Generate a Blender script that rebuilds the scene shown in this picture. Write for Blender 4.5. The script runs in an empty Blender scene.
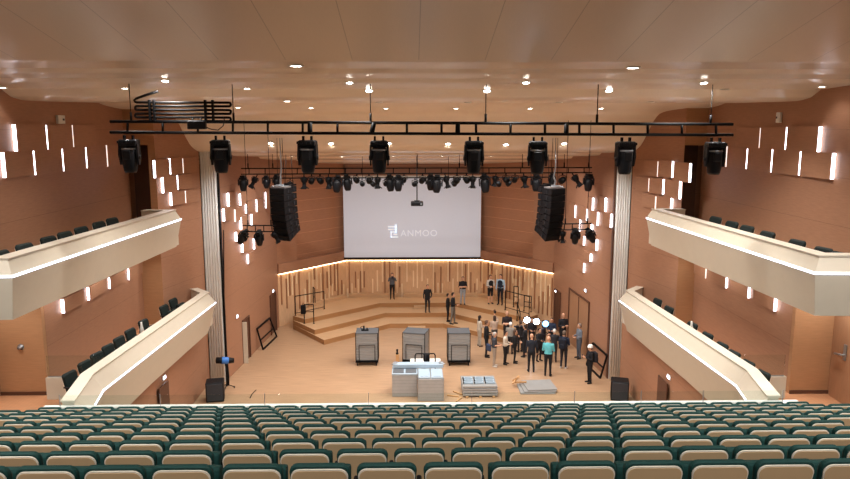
import bpy, bmesh, math, random
import numpy as np
from mathutils import Vector, Matrix, Euler

SC = bpy.context.scene
COL = SC.collection
random.seed(11)

# ------------------------------------------------------------------ camera
CAM = Vector((-0.13, 0.0, 10.8))
YAW, PIT, FPX = math.radians(1.1), math.atan(109.5 / 700.0), 700.0
fw = Vector((math.sin(YAW) * math.cos(PIT), math.cos(YAW) * math.cos(PIT), -math.sin(PIT)))
rt = Vector((math.cos(YAW), -math.sin(YAW), 0))
up = rt.cross(fw)
cd = bpy.data.cameras.new('camera')
cd.sensor_width = 36.0
cd.lens = 36.0 * FPX / 850.0
cd.clip_start, cd.clip_end = 0.1, 200
cam = bpy.data.objects.new('camera', cd)
COL.objects.link(cam)
M = Matrix((rt, up, -fw)).transposed().to_4x4()
M.translation = CAM
cam.matrix_world = M
SC.camera = cam

# ------------------------------------------------------------------ world, exposure
w = bpy.data.worlds.new('world')
SC.world = w
w.use_nodes = True
w.node_tree.nodes['Background'].inputs[0].default_value = (0.9, 0.85, 0.8, 1)
w.node_tree.nodes['Background'].inputs[1].default_value = 0.0
SC.view_settings.view_transform = 'Standard'
SC.view_settings.look = 'None'
SC.view_settings.gamma = 1
SC.view_settings.exposure = 0.0
SC.cycles.max_bounces = 8
SC.cycles.diffuse_bounces = 5
SC.cycles.glossy_bounces = 3
SC.cycles.transparent_max_bounces = 12
SC.cycles.sample_clamp_indirect = 6
SC.cycles.use_denoising = True
SC.cycles.caustics_reflective = False
SC.cycles.caustics_refractive = False
SPOT_FRONT, SPOT_STAGE, HOUSE_FILL, SOFFIT_FILL = 450.0, 500.0, 400.0, 60.0
STRIP, STRIP_DIM, COVE, BALC = 7.0, 1.3, 11.0, 3.5


def ray(px, py):
    return fw + (px - 425.0) / FPX * rt - (py - 239.5) / FPX * up


def at(px, py, x=None, y=None, z=None, wall=None):
    d = ray(px, py)
    if y is not None:
        t = (y - CAM.y) / d.y
    elif z is not None:
        t = (z - CAM.z) / d.z
    elif x is not None:
        t = (x - CAM.x) / d.x
    else:
        (ax, ay), (bx, by) = wall
        nx, ny = by - ay, ax - bx
        t = ((ax - CAM.x) * nx + (ay - CAM.y) * ny) / (d.x * nx + d.y * ny)
    return CAM + d * t


# ------------------------------------------------------------------ materials
def lin(h):
    h = h.lstrip('#')
    out = []
    for i in (0, 2, 4):
        v = int(h[i:i + 2], 16) / 255.0
        out.append(v / 12.92 if v <= 0.04045 else ((v + 0.055) / 1.055) ** 2.4)
    return (*out, 1)


def mat(name, col, rough=0.6, metal=0.0, var=0.06, scale=8.0, spec=0.4, emis=None, estr=0.0, stretch=(1, 1, 1), bump=0.0):
    m = bpy.data.materials.new(name)
    m.use_nodes = True
    nt = m.node_tree
    p = nt.nodes['Principled BSDF']
    c = lin(col)
    p.inputs['Roughness'].default_value = rough
    p.inputs['Metallic'].default_value = metal
    p.inputs['Specular IOR Level'].default_value = spec
    tc = nt.nodes.new('ShaderNodeTexCoord')
    mp = nt.nodes.new('ShaderNodeMapping')
    mp.inputs['Scale'].default_value = stretch
    ns = nt.nodes.new('ShaderNodeTexNoise')
    ns.inputs['Scale'].default_value = scale
    ns.inputs['Detail'].default_value = 4
    rp = nt.nodes.new('ShaderNodeMix')
    rp.data_type = 'RGBA'
    rp.inputs[6].default_value = [max(0, v * (1 - var * 2)) for v in c[:3]] + [1]
    rp.inputs[7].default_value = [min(1, v * (1 + var * 2)) for v in c[:3]] + [1]
    L = nt.links.new
    L(tc.outputs['Object'], mp.inputs[0])
    L(mp.outputs[0], ns.inputs['Vector'])
    L(ns.outputs[0], rp.inputs[0])
    L(rp.outputs[2], p.inputs['Base Color'])
    if bump:
        b = nt.nodes.new('ShaderNodeBump')
        b.inputs['Strength'].default_value = bump
        b.inputs['Distance'].default_value = 0.01
        L(ns.outputs[0], b.inputs['Height'])
        L(b.outputs[0], p.inputs['Normal'])
    if emis:
        p.inputs['Emission Color'].default_value = lin(emis)
        p.inputs['Emission Strength'].default_value = estr
    m['nodes'] = 1
    return m


def groove(m, axis, module, width=0.012, dark=0.45, ymax=None, axis2=None, module2=None, offset=0.0):
    """thin dark joints between the boards or sheets of a surface, in object space"""
    nt = m.node_tree
    p = nt.nodes['Principled BSDF']
    src = p.inputs['Base Color'].links[0].from_socket
    tc = nt.nodes.new('ShaderNodeTexCoord')
    sp = nt.nodes.new('ShaderNodeSeparateXYZ')
    nt.links.new(tc.outputs['Object'], sp.inputs[0])

    def math_(op, a, b=None):
        n = nt.nodes.new('ShaderNodeMath')
        n.operation = op
        for i, v in enumerate((a, b)):
            if v is None:
                continue
            if isinstance(v, (int, float)):
                n.inputs[i].default_value = v
            else:
                nt.links.new(v, n.inputs[i])
        return n.outputs[0]

    def line(ax, mod, off):
        a = math_('ADD', sp.outputs[ax], 100 * mod + off)
        a = math_('MODULO', a, mod)
        return math_('LESS_THAN', a, width)

    f = line(axis, module, offset)
    if ymax is not None:
        f = math_('MULTIPLY', f, math_('LESS_THAN', sp.outputs['Y'], ymax))
    if axis2:
        f = math_('MAXIMUM', f, line(axis2, module2, 0))
    mx = nt.nodes.new('ShaderNodeMix')
    mx.data_type = 'RGBA'
    mx.blend_type = 'MULTIPLY'
    nt.links.new(f, mx.inputs[0])
    nt.links.new(src, mx.inputs[6])
    mx.inputs[7].default_value = (dark, dark, dark, 1)
    nt.links.new(mx.outputs[2], p.inputs['Base Color'])
    return m


def glass(name, tint, alpha=0.12):
    m = bpy.data.materials.new(name)
    m.use_nodes = True
    nt = m.node_tree
    nt.nodes.clear()
    o = nt.nodes.new('ShaderNodeOutputMaterial')
    t = nt.nodes.new('ShaderNodeBsdfTransparent')
    t.inputs[0].default_value = lin(tint)
    g = nt.nodes.new('ShaderNodeBsdfGlossy')
    g.inputs['Roughness'].default_value = 0.02
    fr = nt.nodes.new('ShaderNodeFresnel')
    fr.inputs[0].default_value = 1.22
    mx = nt.nodes.new('ShaderNodeMixShader')
    nt.links.new(fr.outputs[0], mx.inputs[0])
    nt.links.new(t.outputs[0], mx.inputs[1])
    nt.links.new(g.outputs[0], mx.inputs[2])
    nt.links.new(mx.outputs[0], o.inputs[0])
    return m


def glow(name, col, s, base='#dddddd'):
    return mat(name, base, 0.5, emis=col, estr=s, var=0.0)


WALL = groove(mat('walnut_veneer', '#a2775d', 0.5, var=0.10, scale=3, stretch=(1, 1, 12), spec=0.3), 'Z', 1.2, 0.012, 0.62)
WALLP = mat('veneer_panel', '#a57a5f', 0.5, var=0.10, scale=3, stretch=(1, 1, 12), spec=0.3)
CEIL = groove(mat('ceiling_veneer', '#eedfca', 0.25, var=0.03, scale=6, stretch=(30, 1, 1), spec=0.6), 'X', 1.2, 0.014, 0.72, ymax=13.02)
STAGEF = groove(mat('stage_boards', '#ad8c6e', 0.36, var=0.2, scale=2.2, stretch=(0.5, 9, 1), spec=0.35), 'Y', 0.14, 0.007, 0.8)
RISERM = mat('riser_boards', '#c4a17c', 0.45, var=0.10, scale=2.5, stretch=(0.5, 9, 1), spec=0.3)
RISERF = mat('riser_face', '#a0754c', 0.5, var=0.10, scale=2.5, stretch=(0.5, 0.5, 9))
FLOORH = mat('hall_carpet', '#5c4b3f', 0.85, var=0.12, scale=20)
LANDF = groove(mat('landing_boards', '#c08c66', 0.5, var=0.1, scale=3, stretch=(1, 8, 1)), 'X', 0.12, 0.006, 0.8)
CREAM = mat('cream_panel', '#c9c0ae', 0.45, var=0.02, scale=5, spec=0.35)
CREAMC = mat('cream_cap', '#d2cab9', 0.4, var=0.02, scale=5, spec=0.4)
WHITEP = mat('white_paint', '#dcdcd6', 0.5, var=0.02)
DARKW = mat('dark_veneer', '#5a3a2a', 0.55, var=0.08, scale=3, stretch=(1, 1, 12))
DOORM = mat('door_veneer', '#a37a5c', 0.5, var=0.10, scale=3, stretch=(12, 12, 1))
ORANGEW = mat('honey_veneer', '#b0845f', 0.5, var=0.08, scale=3, stretch=(1, 1, 10))
RECESS = groove(mat('recess_veneer', '#a67658', 0.5, var=0.10, scale=3, stretch=(1, 1, 12)), 'Z', 0.62, 0.025, 1.5)
SLATB = mat('slat_backing', '#d0a983', 0.55, var=0.12, scale=3, stretch=(8, 8, 1))
SLATL = mat('slat_maple', '#ecd2ac', 0.5, var=0.06, stretch=(8, 8, 1))
SLATD = mat('slat_walnut', '#9a6c4a', 0.5, var=0.10, stretch=(8, 8, 1))
BLACK = mat('black_metal', '#0a0a0c', 0.6, spec=0.15, var=0.10, scale=20)
BLACKP = mat('black_plastic', '#0f1014', 0.5, spec=0.25, var=0.08, scale=20)
DGREY = mat('dark_grey', '#33363c', 0.5, var=0.06)
LENS = mat('lens', '#28344a', 0.12, var=0.05, spec=0.8)
STEEL = mat('steel', '#a9adb2', 0.35, 0.8, var=0.04)
COLUMNM = mat('column_grey', '#eef1f0', 0.5, var=0.04, scale=4)
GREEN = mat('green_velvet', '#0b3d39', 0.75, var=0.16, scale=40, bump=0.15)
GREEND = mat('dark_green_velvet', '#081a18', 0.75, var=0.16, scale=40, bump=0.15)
SHELL = mat('beige_shell', '#d0b28a', 0.4, var=0.03, scale=4, spec=0.4)
SHELLT = mat('cream_edge', '#f0e8d8', 0.4, var=0.02)
SCREENM = mat('screen_cloth', '#c6cedd', 0.7, var=0.01, emis='#c9ccd6', estr=0.22)  # faint emission put into the cloth to brighten the screen
LOGOM = mat('projected_logo', '#d8e2ee', 0.7, var=0.0, emis='#d6e4f2', estr=0.55)
TEXTM = mat('projected_letters', '#d8dde8', 0.7, var=0.0, emis='#cbd4e4', estr=0.38)
GLASSM = glass('clear_glass', '#f7fbfa')
LEDW = glow('led_white', '#eef1ff', STRIP)
LEDD = glow('led_dim', '#fff0e6', STRIP_DIM)
LEDB = glow('led_balcony', '#dfe7ff', BALC)
COVEM = glow('cove_warm', '#ffe2b8', COVE)
LAMPM = glow('lamp_face', '#fff6ea', 25.0)
EXITM = glow('signal_lamp', '#dfe8ff', 9.0)
VIDEOM = glow('video_led', '#dcecff', 25.0)
VIDEOB = glow('video_led_blue', '#6cb8ff', 6.0)
GREYB = groove(mat('grey_boards', '#9a9997', 0.5, var=0.05, scale=4), 'Z', 0.14, 0.012, 0.75)
GREYD = mat('slate_top', '#55585c', 0.6, var=0.06)
BLUEG = mat('pale_blue_metal', '#9fb1bf', 0.4, var=0.05)
BLUEP = mat('blue_shell', '#3c78c8', 0.4, var=0.04)
WOODP = mat('raw_timber', '#b98f62', 0.6, var=0.12, stretch=(1, 8, 1))


# ------------------------------------------------------------------ mesh builder
class MB:
    def __init__(self):
        self.bm = bmesh.new()

    def _tag(self, n0, mi, smooth):
        self.bm.faces.ensure_lookup_table()
        for f in self.bm.faces[n0:]:
            f.material_index = mi
            f.smooth = smooth

    def box(self, c, s, rot=None, bevel=0.0, mi=0, seg=1):
        n0 = len(self.bm.faces)
        T = Matrix.Translation(Vector(c))
        if rot is not None:
            T = T @ (rot.to_4x4() if not isinstance(rot, (tuple, list)) else Euler(rot).to_matrix().to_4x4())
        S = Matrix.Diagonal((s[0], s[1], s[2], 1))
        if bevel <= 0:
            bmesh.ops.create_cube(self.bm, size=1, matrix=T @ S)
        else:
            b2 = bmesh.new()
            bmesh.ops.create_cube(b2, size=1, matrix=S)
            bmesh.ops.bevel(b2, geom=b2.edges[:], offset=bevel, segments=seg, affect='EDGES', profile=0.6)
            vm = {v: self.bm.verts.new(T @ v.co) for v in b2.verts}
            for f in b2.faces:
                self.bm.faces.new([vm[v] for v in f.verts])
            b2.free()
        self._tag(n0, mi, False)
        return self

    def span(self, lo, hi, bevel=0.0, mi=0):
        lo, hi = Vector(lo), Vector(hi)
        d = hi - lo
        return self.box((lo + hi) / 2, [abs(v) for v in d], None, bevel, mi)

    def rings(self, rings, mi=0, smooth=True, caps=True, closed=False):
        n0 = len(self.bm.faces)
        vs = [[self.bm.verts.new(p) for p in r] for r in rings]
        k = len(vs[0])
        n = len(vs)
        for i in range(n - 1 + (1 if closed else 0)):
            a, b = vs[i], vs[(i + 1) % n]
            for j in range(k):
                self.bm.faces.new((a[j], a[(j + 1) % k], b[(j + 1) % k], b[j]))
        if caps and not closed:
            self.bm.faces.new(list(reversed(vs[0])))
            self.bm.faces.new(vs[-1])
        self._tag(n0, mi, smooth)
        return self

    def tube(self, pts, r, n=8, mi=0, smooth=True):
        pts = [Vector(p) for p in pts]
        rs = r if isinstance(r, (list, tuple)) else [r] * len(pts)
        rings = []
        u = None
        for i, p in enumerate(pts):
            if i == 0:
                t = pts[1] - p
            elif i == len(pts) - 1:
                t = p - pts[i - 1]
            else:
                t = (pts[i + 1] - p).normalized() + (p - pts[i - 1]).normalized()
            t = t.normalized() if t.length > 1e-9 else Vector((0, 0, 1))
            if u is None:
                u = t.orthogonal().normalized()
            u = (u - t * u.dot(t))
            u = u.normalized() if u.length > 1e-6 else t.orthogonal().normalized()
            v = t.cross(u)
            rings.append([p + (u * math.cos(a) + v * math.sin(a)) * rs[i] for a in [2 * math.pi * k / n for k in range(n)]])
        return self.rings(rings, mi, smooth)

    def bar(self, a, b, w_, h=None, mi=0):
        a, b = Vector(a), Vector(b)
        d = b - a
        q = d.to_track_quat('Z', 'X' if abs(d.normalized().z) > 0.9 else 'Y')
        return self.box((a + b) / 2, (w_, h or w_, d.length), q.to_matrix(), 0, mi)

    def lathe(self, prof, c=(0, 0, 0), n=16, mi=0, rot=None, sx=1.0, sy=1.0):
        c = Vector(c)
        R = rot.to_3x3() if rot is not None else Matrix.Identity(3)
        rings = [[c + R @ Vector((r * sx * math.cos(2 * math.pi * k / n), r * sy * math.sin(2 * math.pi * k / n), z)) for k in range(n)] for r, z in prof]
        return self.rings(rings, mi, True)

    def prism(self, poly, z0, z1, mi=0, mi_side=None):
        n0 = len(self.bm.faces)
        b = [self.bm.verts.new((x, y, z0)) for x, y in poly]
        t = [self.bm.verts.new((x, y, z1)) for x, y in poly]
        k = len(poly)
        f1 = self.bm.faces.new(t)
        f2 = self.bm.faces.new(list(reversed(b)))
        fs = [self.bm.faces.new((b[j], b[(j + 1) % k], t[(j + 1) % k], t[j])) for j in range(k)]
        for f in (f1, f2):
            f.material_index = mi
        for f in fs:
            f.material_index = mi if mi_side is None else mi_side
        return self

    def quad(self, *p, mi=0):
        f = self.bm.faces.new([self.bm.verts.new(q) for q in p])
        f.material_index = mi
        return self

    def hexa(self, a, b, mi=0):
        """solid between two quads a and b (matching order)"""
        return self.rings([a, b], mi, False)

    def build(self, name, mats, parent=None, loc=None, rz=0, norm=True):
        if norm:
            bmesh.ops.recalc_face_normals(self.bm, faces=self.bm.faces[:])
        me = bpy.data.meshes.new(name)
        self.bm.to_mesh(me)
        self.bm.free()
        for m in (mats if isinstance(mats, (list, tuple)) else [mats]):
            me.materials.append(m)
        o = bpy.data.objects.new(name, me)
        COL.objects.link(o)
        if parent is not None:
            o.parent = parent
        if loc is not None:
            o.location = loc
        if rz:
            o.rotation_euler.z = rz
        return o


def tag(o, label, cat, group=None, kind=None):
    o['label'] = label
    o['category'] = cat
    if group:
        o['group'] = group
    if kind:
        o['kind'] = kind
    return o


def thing(name, label, cat, loc=(0, 0, 0), rz=0.0, group=None):
    o = bpy.data.objects.new(name, None)
    o.empty_display_size = 0.1
    COL.objects.link(o)
    o.location = loc
    o.rotation_euler = (0, 0, rz)
    return tag(o, label, cat, group)


def struct(o):
    o['kind'] = 'structure'
    return o


KIDS = {}


def kids(o):
    return [c for c in o.children]


def dup(o, label, loc=None, rot=None, scale=None, group=None, root=True, parent=None):
    c = o.copy()
    COL.objects.link(c)
    if parent is not None:
        c.parent = parent
    for ch in o.children:
        dup(ch, None, root=False, parent=c)
    if root:
        c['label'] = label
        if group:
            c['group'] = group
        if loc is not None:
            c.location = loc
        if rot is not None:
            c.rotation_euler = rot
        if scale is not None:
            c.scale = (scale,) * 3
    return c


ORD = ['first', 'second', 'third', 'fourth', 'fifth', 'sixth', 'seventh', 'eighth', 'ninth', 'tenth', 'eleventh', 'twelfth', 'thirteenth',
       'fourteenth', 'fifteenth', 'sixteenth', 'seventeenth', 'eighteenth', 'nineteenth', 'twentieth', 'twenty-first', 'twenty-second']


def nth_left(i, n):
    if i == 0:
        return 'leftmost'
    if i == n - 1:
        return 'rightmost'
    return ORD[i] + ' from left'


# ------------------------------------------------------------------ ceiling profile (y, z)
CP = [[(-5, 15.85), (5.0, 13.74), (10.05, 12.67), (13.0, 12.05)],
      [(13.0, 12.20), (13.6, 12.06), (14.8, 12.05)],
      [(14.8, 12.10), (15.3, 11.98), (16.6, 11.98)],
      [(16.6, 12.03), (17.1, 11.90), (18.5, 11.85)],
      [(18.5, 11.90), (18.8, 11.77), (19.1, 11.66), (19.75, 11.60), (21.7, 11.64), (24.1, 11.70)],
      [(24.1, 11.74), (24.6, 11.66), (25.0, 11.62), (25.8, 11.57), (26.8, 11.51), (27.3, 11.42), (27.7, 11.15), (28.2, 10.55), (28.6, 10.15), (29.1, 9.93), (30.0, 9.84), (31.0, 9.80)],
      [(31.0, 9.86), (31.4, 9.68), (32.2, 9.62), (35.0, 9.50)],
      [(35.0, 9.56), (35.4, 9.38), (36.2, 9.32), (39.0, 9.15)],
      [(39.0, 9.21), (39.4, 9.03), (40.2, 8.95), (43.2, 8.72)]]


def zceil(y):
    for seg in CP:
        if seg[0][0] <= y <= seg[-1][0]:
            for (a, za), (b, zb) in zip(seg, seg[1:]):
                if a <= y <= b:
                    return za + (zb - za) * (y - a) / (b - a)
    return 9.0


def on_ceiling(px, py):
    d = ray(px, py)
    t, prev = 3.0, 3.0
    while t < 46:
        p = CAM + d * t
        if p.z > zceil(p.y):
            break
        t += 0.02
    return CAM + d * t
# ================================================================== STRUCTURE
mb = MB()
ce_rows = []
for seg in CP:
    # smooth sampling of every wave, lip kept sharp by not sharing vertices
    ys = [p[0] for p in seg]
    zs = [p[1] for p in seg]
    n = len(seg)
    ms = []
    for i in range(n):
        if i == 0:
            ms.append((zs[1] - zs[0]) / (ys[1] - ys[0]))
        elif i == n - 1:
            ms.append((zs[-1] - zs[-2]) / (ys[-1] - ys[-2]))
        else:
            d0 = (zs[i] - zs[i - 1]) / (ys[i] - ys[i - 1])
            d1 = (zs[i + 1] - zs[i]) / (ys[i + 1] - ys[i])
            ms.append(0 if d0 * d1 <= 0 else 2 * d0 * d1 / (d0 + d1))
    pts = []
    for i in range(n - 1):
        h = ys[i + 1] - ys[i]
        k = 6
        for j in range(k + (1 if i == n - 2 else 0)):
            t = j / k
            z = (2 * t**3 - 3 * t**2 + 1) * zs[i] + (t**3 - 2 * t**2 + t) * h * ms[i] + (-2 * t**3 + 3 * t**2) * zs[i + 1] + (t**3 - t**2) * h * ms[i + 1]
            pts.append((ys[i] + h * t, z))
    lo = [[(-13, y, z), (13, y, z)] for y, z in pts]
    hi = [[(-13, y, z + 0.35), (13, y, z + 0.35)] for y, z in pts]
    rings = [[a[0], a[1], b[1], b[0]] for a, b in zip(lo, hi)]
    mb.rings(rings, 0, True)
o = mb.build('ceiling', CEIL)
bm = bmesh.new()
bm.from_mesh(o.data)
for e in bm.edges:
    if len(e.link_faces) == 2 and e.calc_face_angle() > 0.6:
        e.smooth = False
bm.to_mesh(o.data)
bm.free()
struct(o)

# stage floor (front edge under the audience balcony), hall side floors
struct(MB().span((-12, 15.6, -0.3), (12, 45, 0)).build('floor_stage', STAGEF))

# outer walls: (left, right) plan values
WX = {-1: 10.70, 1: 10.65}      # upper side wall
WL = {-1: 10.35, 1: 10.50}      # lower side wall
RY = {-1: 26.2, 1: 25.6}        # return wall facing the audience
RX = {-1: 9.60, 1: 9.85}        # inner edge of that return
CX = {-1: (8.24, 8.88), 1: (8.5, 9.1)}     # grey columns
FRONT = {s: ((s * RX[s], RY[s]), (s * (CX[s][1] - 0.02), 29.1)) for s in (-1, 1)}
STAGEW = {-1: ((-8.2, 29.5), (-7.5, 37.85)), 1: ((8.44, 29.5), (7.72, 37.85))}
SN = {-1: 'left', 1: 'right'}
DY = {-1: 18.95, 1: 18.65}        # niche panel facing the audience, lower level
LZ = 3.45                       # lower side-balcony floor
for s in (-1, 1):
    X, XL = s * WX[s], s * WL[s]
    # upper wall along the side balcony
    struct(MB().span((X, -5, 6.95), (X + s * 0.5, RY[s] + 0.3, 16.2)).build('wall_%s_upper' % SN[s], WALL))
    # wall behind the lower side balcony
    struct(MB().span((XL, DY[s] + 0.16, LZ), (XL + s * 0.5, RY[s] + 0.3, 6.95)).build('wall_%s_lower' % SN[s], WALL))
    # return wall: solid below, doorway above
    lo = MB()
    a, b = sorted((s * RX[s], X))
    lo.span((a, RY[s], 0), (b, RY[s] + 0.3, 7.0))
    if s < 0:
        lo.span((-9.85, RY[s], 7.0), (b, RY[s] + 0.3, 10.25))
    lo.span((a, RY[s], 10.25), (b, RY[s] + 0.3, 13.0))
    struct(lo.build('wall_%s_return' % SN[s], ORANGEW))
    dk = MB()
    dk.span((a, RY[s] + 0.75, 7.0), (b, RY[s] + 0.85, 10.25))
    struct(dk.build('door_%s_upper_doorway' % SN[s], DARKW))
    # front wall beside the stage
    (ax, ay), (bx, by) = FRONT[s]
    fm = MB().prism([(ax, ay), (bx, by), (bx + s * 2.5, by + 0.2), (ax + s * 2.5, ay + 0.9), (ax + s * 0.02, ay + 0.9)] if s > 0 else
                    [(ax, ay), (ax - 0.02, ay + 0.9), (ax - 2.5, ay + 0.9), (bx - 2.5, by + 0.2), (bx, by)], 0, 12.2)
    struct(fm.build('wall_%s_front' % SN[s], WALL))
    # stage side wall
    (ax, ay), (bx, by) = STAGEW[s]
    struct(MB().prism([(ax, ay), (bx, by), (bx + s * 0.6, by + 0.3), (ax + s * 0.6, ay)], 0, 10.8).build('wall_%s_stage' % SN[s], WALL))
    # fluted grey column between hall and stage
    cm = MB()
    x0, x1 = s * CX[s][0], s * CX[s][1]
    cm.span((min(x0, x1), 29.25, 0), (max(x0, x1), 29.48, 10.6), 0.0)
    for k in range(6):
        xx = x0 + (x1 - x0) * (k + 0.5) / 6
        cm.tube([(xx, 29.24, 0), (xx, 29.24, 10.6)], 0.05, 8)
    struct(cm.build('column_%s' % SN[s], COLUMNM))
    e0 = CX[s][0] - 0.02
    tr = MB().span((min(s * e0, s * (e0 - 0.05)), 29.3, 0), (max(s * e0, s * (e0 - 0.05)), 29.5, 10.3))
    struct(tr.build('trim_%s_stage_edge' % SN[s], BLACK if s < 0 else DARKW))  # dark strip stands in for the shaded slot between column and stage wall
    # low wall under the lower side balcony
    struct(MB().prism([(s * 8.9, 29.0), (s * 8.75, 15.6), (s * 9.1, 15.6), (s * 9.2, 29.0)], 0, 3.0).build('wall_%s_stalls' % SN[s], WALL))
    # landing and side corridor at the niche
    struct(MB().span((min(s * (8.62 if s > 0 else 8.35), s * 12), 15.0, LZ - 0.25), (max(s * (8.62 if s > 0 else 8.35), s * 12), RY[s], LZ)).build('floor_%s_landing' % SN[s], LANDF))
    xa, xb = sorted((XL, X + s * 0.95))
    nm = MB().span((xa, DY[s], LZ), (xb, DY[s] + 0.15, 6.95))
    struct(nm.build('wall_%s_niche' % SN[s], ORANGEW))
    base = MB().span((xa, DY[s] - 0.03, LZ), (xb, DY[s], LZ + 0.1))
    struct(base.build('baseboard_%s_niche' % SN[s], DARKW))
    struct(MB().span((min(X + s * 0.95, X + s * 1.2), 12, LZ), (max(X + s * 0.95, X + s * 1.2), DY[s] + 0.3, 6.95)).build('wall_%s_corridor' % SN[s], DOORM))

# wall behind the camera and beside the seats
struct(MB().span((-13, -5.3, 0), (13, -5, 16.2)).build('wall_back_of_hall', WALL))
struct(MB().span((-13, 43.2, 0), (13, 43.5, 10.8)).build('wall_behind_stage', WALL))

# stage back wall: slatted lower part, angled upper part with recesses
CORN, BEND = (7.5, 37.85), (4.15, 42.0)
PLAN = [(-CORN[0], CORN[1]), (-BEND[0], BEND[1]), (BEND[0], BEND[1]), (7.72, 37.85)]
SLZ = 2.92


def wall_seg(mb_, a, b, z0, z1, t0=0.0, t1=1.0, off=0.0, th=0.3, mi=0):
    a, b = Vector((*a, 0)), Vector((*b, 0))
    d = (b - a)
    n = Vector((-d.y, d.x, 0)).normalized()          # away from the audience
    p, q = a + d * t0 + n * off, a + d * t1 + n * off
    ring = [p, q, q + n * th, p + n * th]
    mb_.rings([[v + Vector((0, 0, z0)) for v in ring], [v + Vector((0, 0, z1)) for v in ring]], mi, False)


sb = MB()
for a, b in zip(PLAN, PLAN[1:]):
    wall_seg(sb, a, b, 0, SLZ, off=0.0, th=0.2)
sw = struct(sb.build('wall_stage_slatted', SLATB))
rs = random.Random(4)
for mi, name, m in ((0, 'maple_slat', SLATL), (1, 'walnut_slat', SLATD)):
    sl = MB()
    for a, b in zip(PLAN, PLAN[1:]):
        a_, b_ = Vector((*a, 0)), Vector((*b, 0))
        L = (b_ - a_).length
        n = int(L / 0.30)
        for k in range(n):
            t = (k + 0.25 + 0.5 * mi + rs.uniform(-0.15, 0.15)) / n
            if rs.random() < 0.22:
                continue
            p = a_ + (b_ - a_) * t
            dirn = (b_ - a_).normalized()
            nn = Vector((dirn.y, -dirn.x, 0))
            ln = rs.choice((0.7, 1.0, 1.3, 1.7, 2.2))
            mode = rs.random()
            z0 = 0.5 if mode < 0.35 else rs.uniform(0.7, SLZ - ln)
            z1 = min(SLZ - 0.02, z0 + ln) if mode < 0.7 else SLZ - 0.02
            if mode >= 0.7:
                z0 = SLZ - ln
            ang = math.atan2(dirn.y, dirn.x)
            sl.box((p.x + nn.x * 0.022, p.y + nn.y * 0.022, (z0 + z1) / 2), (0.075, 0.045, z1 - z0), (0, 0, ang))
    o = sl.build(name, m, sw)
    o['kind'] = 'structure'
# cove light along the top of the slats and the ledge above it
cv, lg = MB(), MB()
for a, b in zip(PLAN, PLAN[1:]):
    wall_seg(cv, a, b, SLZ + 0.03, SLZ + 0.055, off=-0.085, th=0.05)
    wall_seg(lg, a, b, SLZ + 0.06, SLZ + 0.62, off=-0.10, th=0.6)
o = cv.build('cove_light', COVEM, sw)
o['label'] = 'warm white cove light line'
struct(lg.build('trim_stage_ledge', WALLP))
# upper wall: angled sides with recessed bays, centre behind the screen
ub = MB()
wall_seg(ub, PLAN[0], PLAN[1], SLZ + 0.62, 10.6, 0.0, 0.28, off=0.04, th=0.5)
wall_seg(ub, PLAN[2], PLAN[3], SLZ + 0.62, 10.6, 0.72, 1.0, off=0.04, th=0.5)
wall_seg(ub, PLAN[0], PLAN[1], 8.25, 10.6, 0.28, 1.0, off=0.04, th=0.5)
wall_seg(ub, PLAN[2], PLAN[3], 8.25, 10.6, 0.0, 0.72, off=0.04, th=0.5)
struct(ub.build('wall_stage_upper', WALLP))
rb = MB()
wall_seg(rb, PLAN[0], PLAN[1], SLZ + 0.5, 8.2, 0.0, 1.1, off=0.42, th=0.1)
wall_seg(rb, PLAN[2], PLAN[3], SLZ + 0.5, 8.2, -0.1, 1.0, off=0.42, th=0.1)
wall_seg(rb, PLAN[1], PLAN[2], SLZ + 0.5, 10.6, 0.0, 1.0, off=0.42, th=0.1)
struct(rb.build('wall_stage_recess', RECESS))

# low bench plinths along the slatted wall
bn = 0
for (a, b, t0, t1, what) in ((PLAN[0], PLAN[1], 0.40, 0.93, 'low timber bench along the angled slatted wall by the left railing'),
                             (PLAN[1], PLAN[2], 0.02, 0.38, 'low timber bench at the slatted wall behind the person taking a photo'),
                             (PLAN[1], PLAN[2], 0.42, 0.97, 'low timber bench at the slatted wall under the right half of the screen'),
                             (PLAN[2], PLAN[3], 0.03, 0.55, 'low timber bench along the angled slatted wall behind the two men in vests')):
    b_ = MB()
    wall_seg(b_, a, b, 0.75, 0.93, t0, t1, off=-0.42, th=0.36)
    tag(b_.build('bench', RISERM), what, 'bench')

# stage risers: three tiers
T1 = [(-4.6, 34.45), (-1.35, 37.45), (1.6, 37.45), (4.75, 34.45), (6.8, 37.35), (-6.65, 37.35)]
T2 = [(-5.2, 35.42), (-1.68, 38.78), (2.0, 38.78), (5.4, 35.42), (6.8, 37.35), (-6.65, 37.35)]
T3 = [(-5.88, 36.65), (-2.03, 40.1), (2.5, 40.1), (6.1, 36.65), (6.8, 37.35), (-6.65, 37.35)]
rk = [(6.55, 38.9), (4.1, 41.55), (-4.1, 41.55), (-6.35, 38.9)]
rt_ = thing('stage_riser', 'three-tiered timber choir platform across the back of the stage', 'platform', (0, 38, 0))
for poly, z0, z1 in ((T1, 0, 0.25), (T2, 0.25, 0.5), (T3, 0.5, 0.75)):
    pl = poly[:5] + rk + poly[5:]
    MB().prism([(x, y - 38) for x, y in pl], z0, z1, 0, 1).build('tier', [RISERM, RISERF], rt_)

# doors in the stage side walls
dn = 0


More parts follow.
